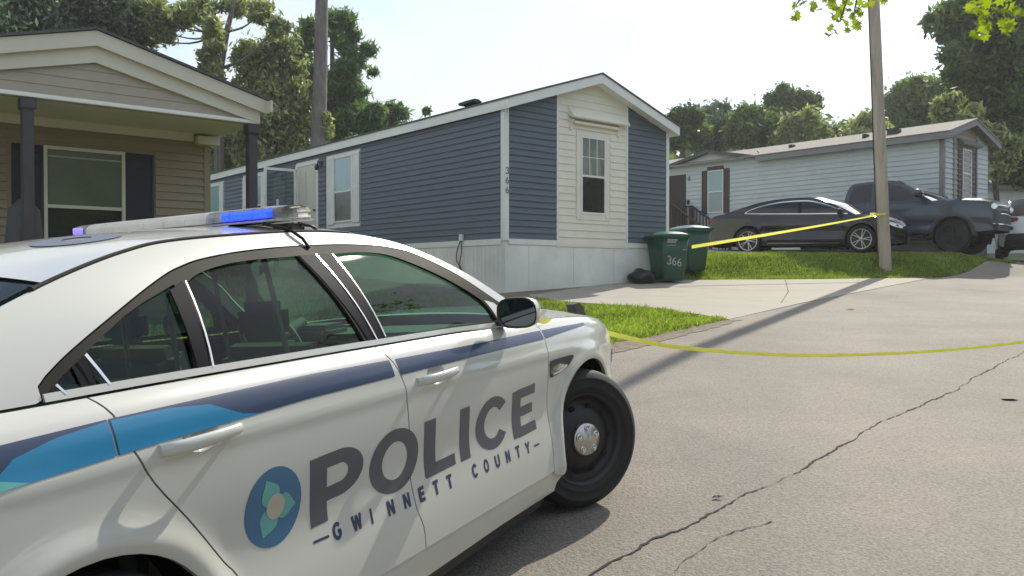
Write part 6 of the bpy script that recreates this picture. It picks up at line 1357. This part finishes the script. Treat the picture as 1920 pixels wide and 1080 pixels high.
# trees across the road, outside the frame: they are what the police car's side reflects
for k, (x, y, h, r) in enumerate(((21, 6, 9, 4.0), (18, -4, 8, 4.0), (26, 13, 9, 4.5), (9, -14, 9, 4.5))):
    z = float(ground(x, y)); cl = [(x + rng.normal() * r * 0.5, y + rng.normal() * r * 0.5, z + h * (0.28 + 0.6 * rng.random()), r * 0.5) for _ in range(14)]
    tree('leafy_tree', ('small tree across the road, level with the police car', 'small tree across the road, behind the camera on the right', 'leafy tree across the road, farthest up the hill', 'leafy tree behind the camera, standing lowest on the slope')[k], (x, y, z), [((x, y, z), 0.25), ((x, y, z + h * 0.5), 0.18), ((x, y, z + h * 0.85), 0.08)], cl, 8000, 0.42, 'leaf_mid', group='trees across the road', limbs=False)

# ------------------------------------------------------------------ overhanging maple twigs with single leaves
def maple_leaf_mesh():
    tips = [(0, 1.0), (0.16, 0.62), (0.62, 0.62), (0.42, 0.34), (0.78, 0.02), (0.28, 0.02), (0.30, -0.28), (0.0, -0.12)]
    pts = tips + [(-a, b) for a, b in tips[1:-1]][::-1]
    V = [(0, 0.25, 0.0)] + [(a * 0.5, b * 0.5, 0.05 * abs(a) - 0.03 * b * b) for a, b in pts]; n = len(pts)
    V[0] = (0, 0.12, 0.02); F = [(0, 1 + i, 1 + (i + 1) % n) for i in range(n)]
    me = py_mesh('leaf', V, F, False); me.materials.append(MATS['leaf_maple']); return me
LM = maple_leaf_mesh()
def maple(name, label, Y, start, ends, leaves, size):
    s0 = at(*start, Y); root = empty(name, s0, 0, label, 'branch', 'maple branches overhanging the road')
    for e in ends:
        p = at(e[0], e[1], Y + rng.uniform(-0.2, 0.2)); b = MB(); m = (s0 + p) / 2 + Vector((0, 0, 0.1)); b.tube(smooth_line([(0, 0, 0), tuple(m - s0), tuple(p - s0)], 4), [0.012, 0.011, 0.010, 0.009, 0.008, 0.007, 0.006, 0.005, 0.004], 5); b.build('twig', MATS['bark'], root)
    for (a, bb) in leaves:
        p = at(a, bb, Y + rng.uniform(-0.35, 0.35)) - s0; o = link('leaf', LM, root); o.location = p
        o.rotation_euler = (rad(rng.uniform(195, 300)), rad(rng.uniform(-50, 50)), rad(rng.uniform(-60, 60))); k = size * rng.uniform(0.7, 1.2); o.scale = (k, k, k)
lv = []
def lcl(cx_, cy_, n, sx, sy): 
    for _ in range(n): lv.append((cx_ + rng.normal() * sx, cy_ + rng.normal() * sy))
lcl(1492, 12, 6, 6, 8); lcl(1490, 30, 2, 4, 3); lcl(1528, 10, 7, 9, 6); lcl(1560, 4, 5, 10, 6); lcl(1590, 8, 12, 16, 8); lcl(1570, 30, 7, 10, 6); lcl(1566, 48, 5, 7, 6); lcl(1595, 40, 8, 10, 8); lcl(1612, 14, 6, 8, 6); lcl(1560, 60, 2, 4, 3); lcl(1610, 48, 3, 4, 5); lcl(1650, 3, 4, 14, 4); lcl(1560, -20, 25, 60, 12)
maple('maple_branch', 'bright yellow-green maple sprays hanging over the top of the pole', 5.0, (1640, -90), [(1492, 10), (1528, 0), (1575, 40), (1600, 30), (1560, 0)], lv, 0.085)
lv = []
lcl(1815, 12, 6, 8, 7); lcl(1840, 20, 8, 10, 9); lcl(1845, 45, 8, 9, 8); lcl(1880, 40, 9, 9, 8); lcl(1870, 15, 10, 16, 8); lcl(1905, 18, 8, 10, 9); lcl(1848, 64, 3, 4, 4); lcl(1835, 58, 3, 5, 4); lcl(1885, 52, 3, 4, 4); lcl(1880, -20, 25, 60, 12)
maple('maple_branch', 'bright yellow-green maple leaves in the top right corner', 4.7, (1960, -90), [(1815, 5), (1845, 50), (1880, 40), (1905, 10)], lv, 0.09)

# ------------------------------------------------------------------ grass
def grass(name, poly, n, h0, h1, off=-0.01):
    P = np.array(poly); lo, hi = P.min(0), P.max(0); pts = rng.uniform(lo, hi, size=(int(n * 2.2), 2)); pts = pts[inside(pts, poly)][:n]; m = len(pts)
    z = ground(pts[:, 0], pts[:, 1]) + off; cl = 0.6 + 0.8 * np.sin(pts[:, 0] * 3.1 + np.sin(pts[:, 1] * 2.3)) * np.sin(pts[:, 1] * 2.7 + pts[:, 0]) * 0.5 + 0.3 * rng.random(m)
    h = (h0 + (h1 - h0) * rng.random(m) ** 1.6) * np.clip(cl, 0.4, 1.6); pts = pts + 0; a = rng.random(m) * 6.283; w = 0.006 + 0.007 * rng.random(m); ln = h * (0.2 + 0.7 * rng.random(m)); b = rng.random(m) * 6.283
    B = np.column_stack([pts, z]); dx = np.column_stack([np.cos(a) * w, np.sin(a) * w, np.zeros(m)]); tp = B + np.column_stack([np.cos(b) * ln, np.sin(b) * ln, h]); md = B + np.column_stack([np.cos(b) * ln * 0.35, np.sin(b) * ln * 0.35, h * 0.6])
    V = np.stack([B - dx, B + dx, md + dx * 0.7, tp, md - dx * 0.7], 1).reshape(-1, 3); k = np.arange(m)[:, None] * 5
    F = (k + np.array([[0, 1, 2, 4]])); F2 = (k + np.array([[4, 2, 3, 3]])); 
    F3 = np.concatenate([k + np.array([[0, 1, 2]]), k + np.array([[0, 2, 4]]), k + np.array([[4, 2, 3]])])
    return tag(link(name, fast_mesh(name, V, F3), None, MATS['grass_blade']), kind='stuff')
grass('grass', [(-1.2, 15.7), (0.28, 15.0), (0.45, 14.85), (1.1, 14.42), (1.95, 13.9), (2.5, 13.28), (2.85, 12.68), (3.1, 12.1), (2.4, 11.28), (1.85, 10.6), (1.2, 9.9), (0.2, 8.7), (-1.0, 10.0), (-1.5, 13)], 70000, 0.025, 0.12)
grass('grass', [(3.7, 19.3), (6.69, 19.56), (9.97, 20.05), (11.3, 20.7), (13.4, 22.4), (14.0, 23.2), (12.6, 22.3), (11, 21.6), (3.8, 21.6)], 80000, 0.025, 0.12)
grass('grass', [(-9, 8), (-1.0, 10.0), (-1.4, 15.5), (-6, 20.5), (-12, 18)], 30000, 0.04, 0.12)

# ------------------------------------------------------------------ hazy air
hz = bpy.data.materials.new('haze'); hz.use_nodes = True; t_ = hz.node_tree; t_.nodes.clear()
o_ = t_.nodes.new('ShaderNodeOutputMaterial'); vs_ = t_.nodes.new('ShaderNodeVolumePrincipled'); vs_.inputs['Color'].default_value = (0.86, 0.90, 0.92, 1); vs_.inputs['Density'].default_value = 0.0009; vs_.inputs['Anisotropy'].default_value = 0.35
t_.links.new(vs_.outputs[0], o_.inputs['Volume'])
b = MB(); b.box((0, 60, 12), (440, 330, 46)); hzo = b.build('haze', hz); tag(hzo, kind='stuff')
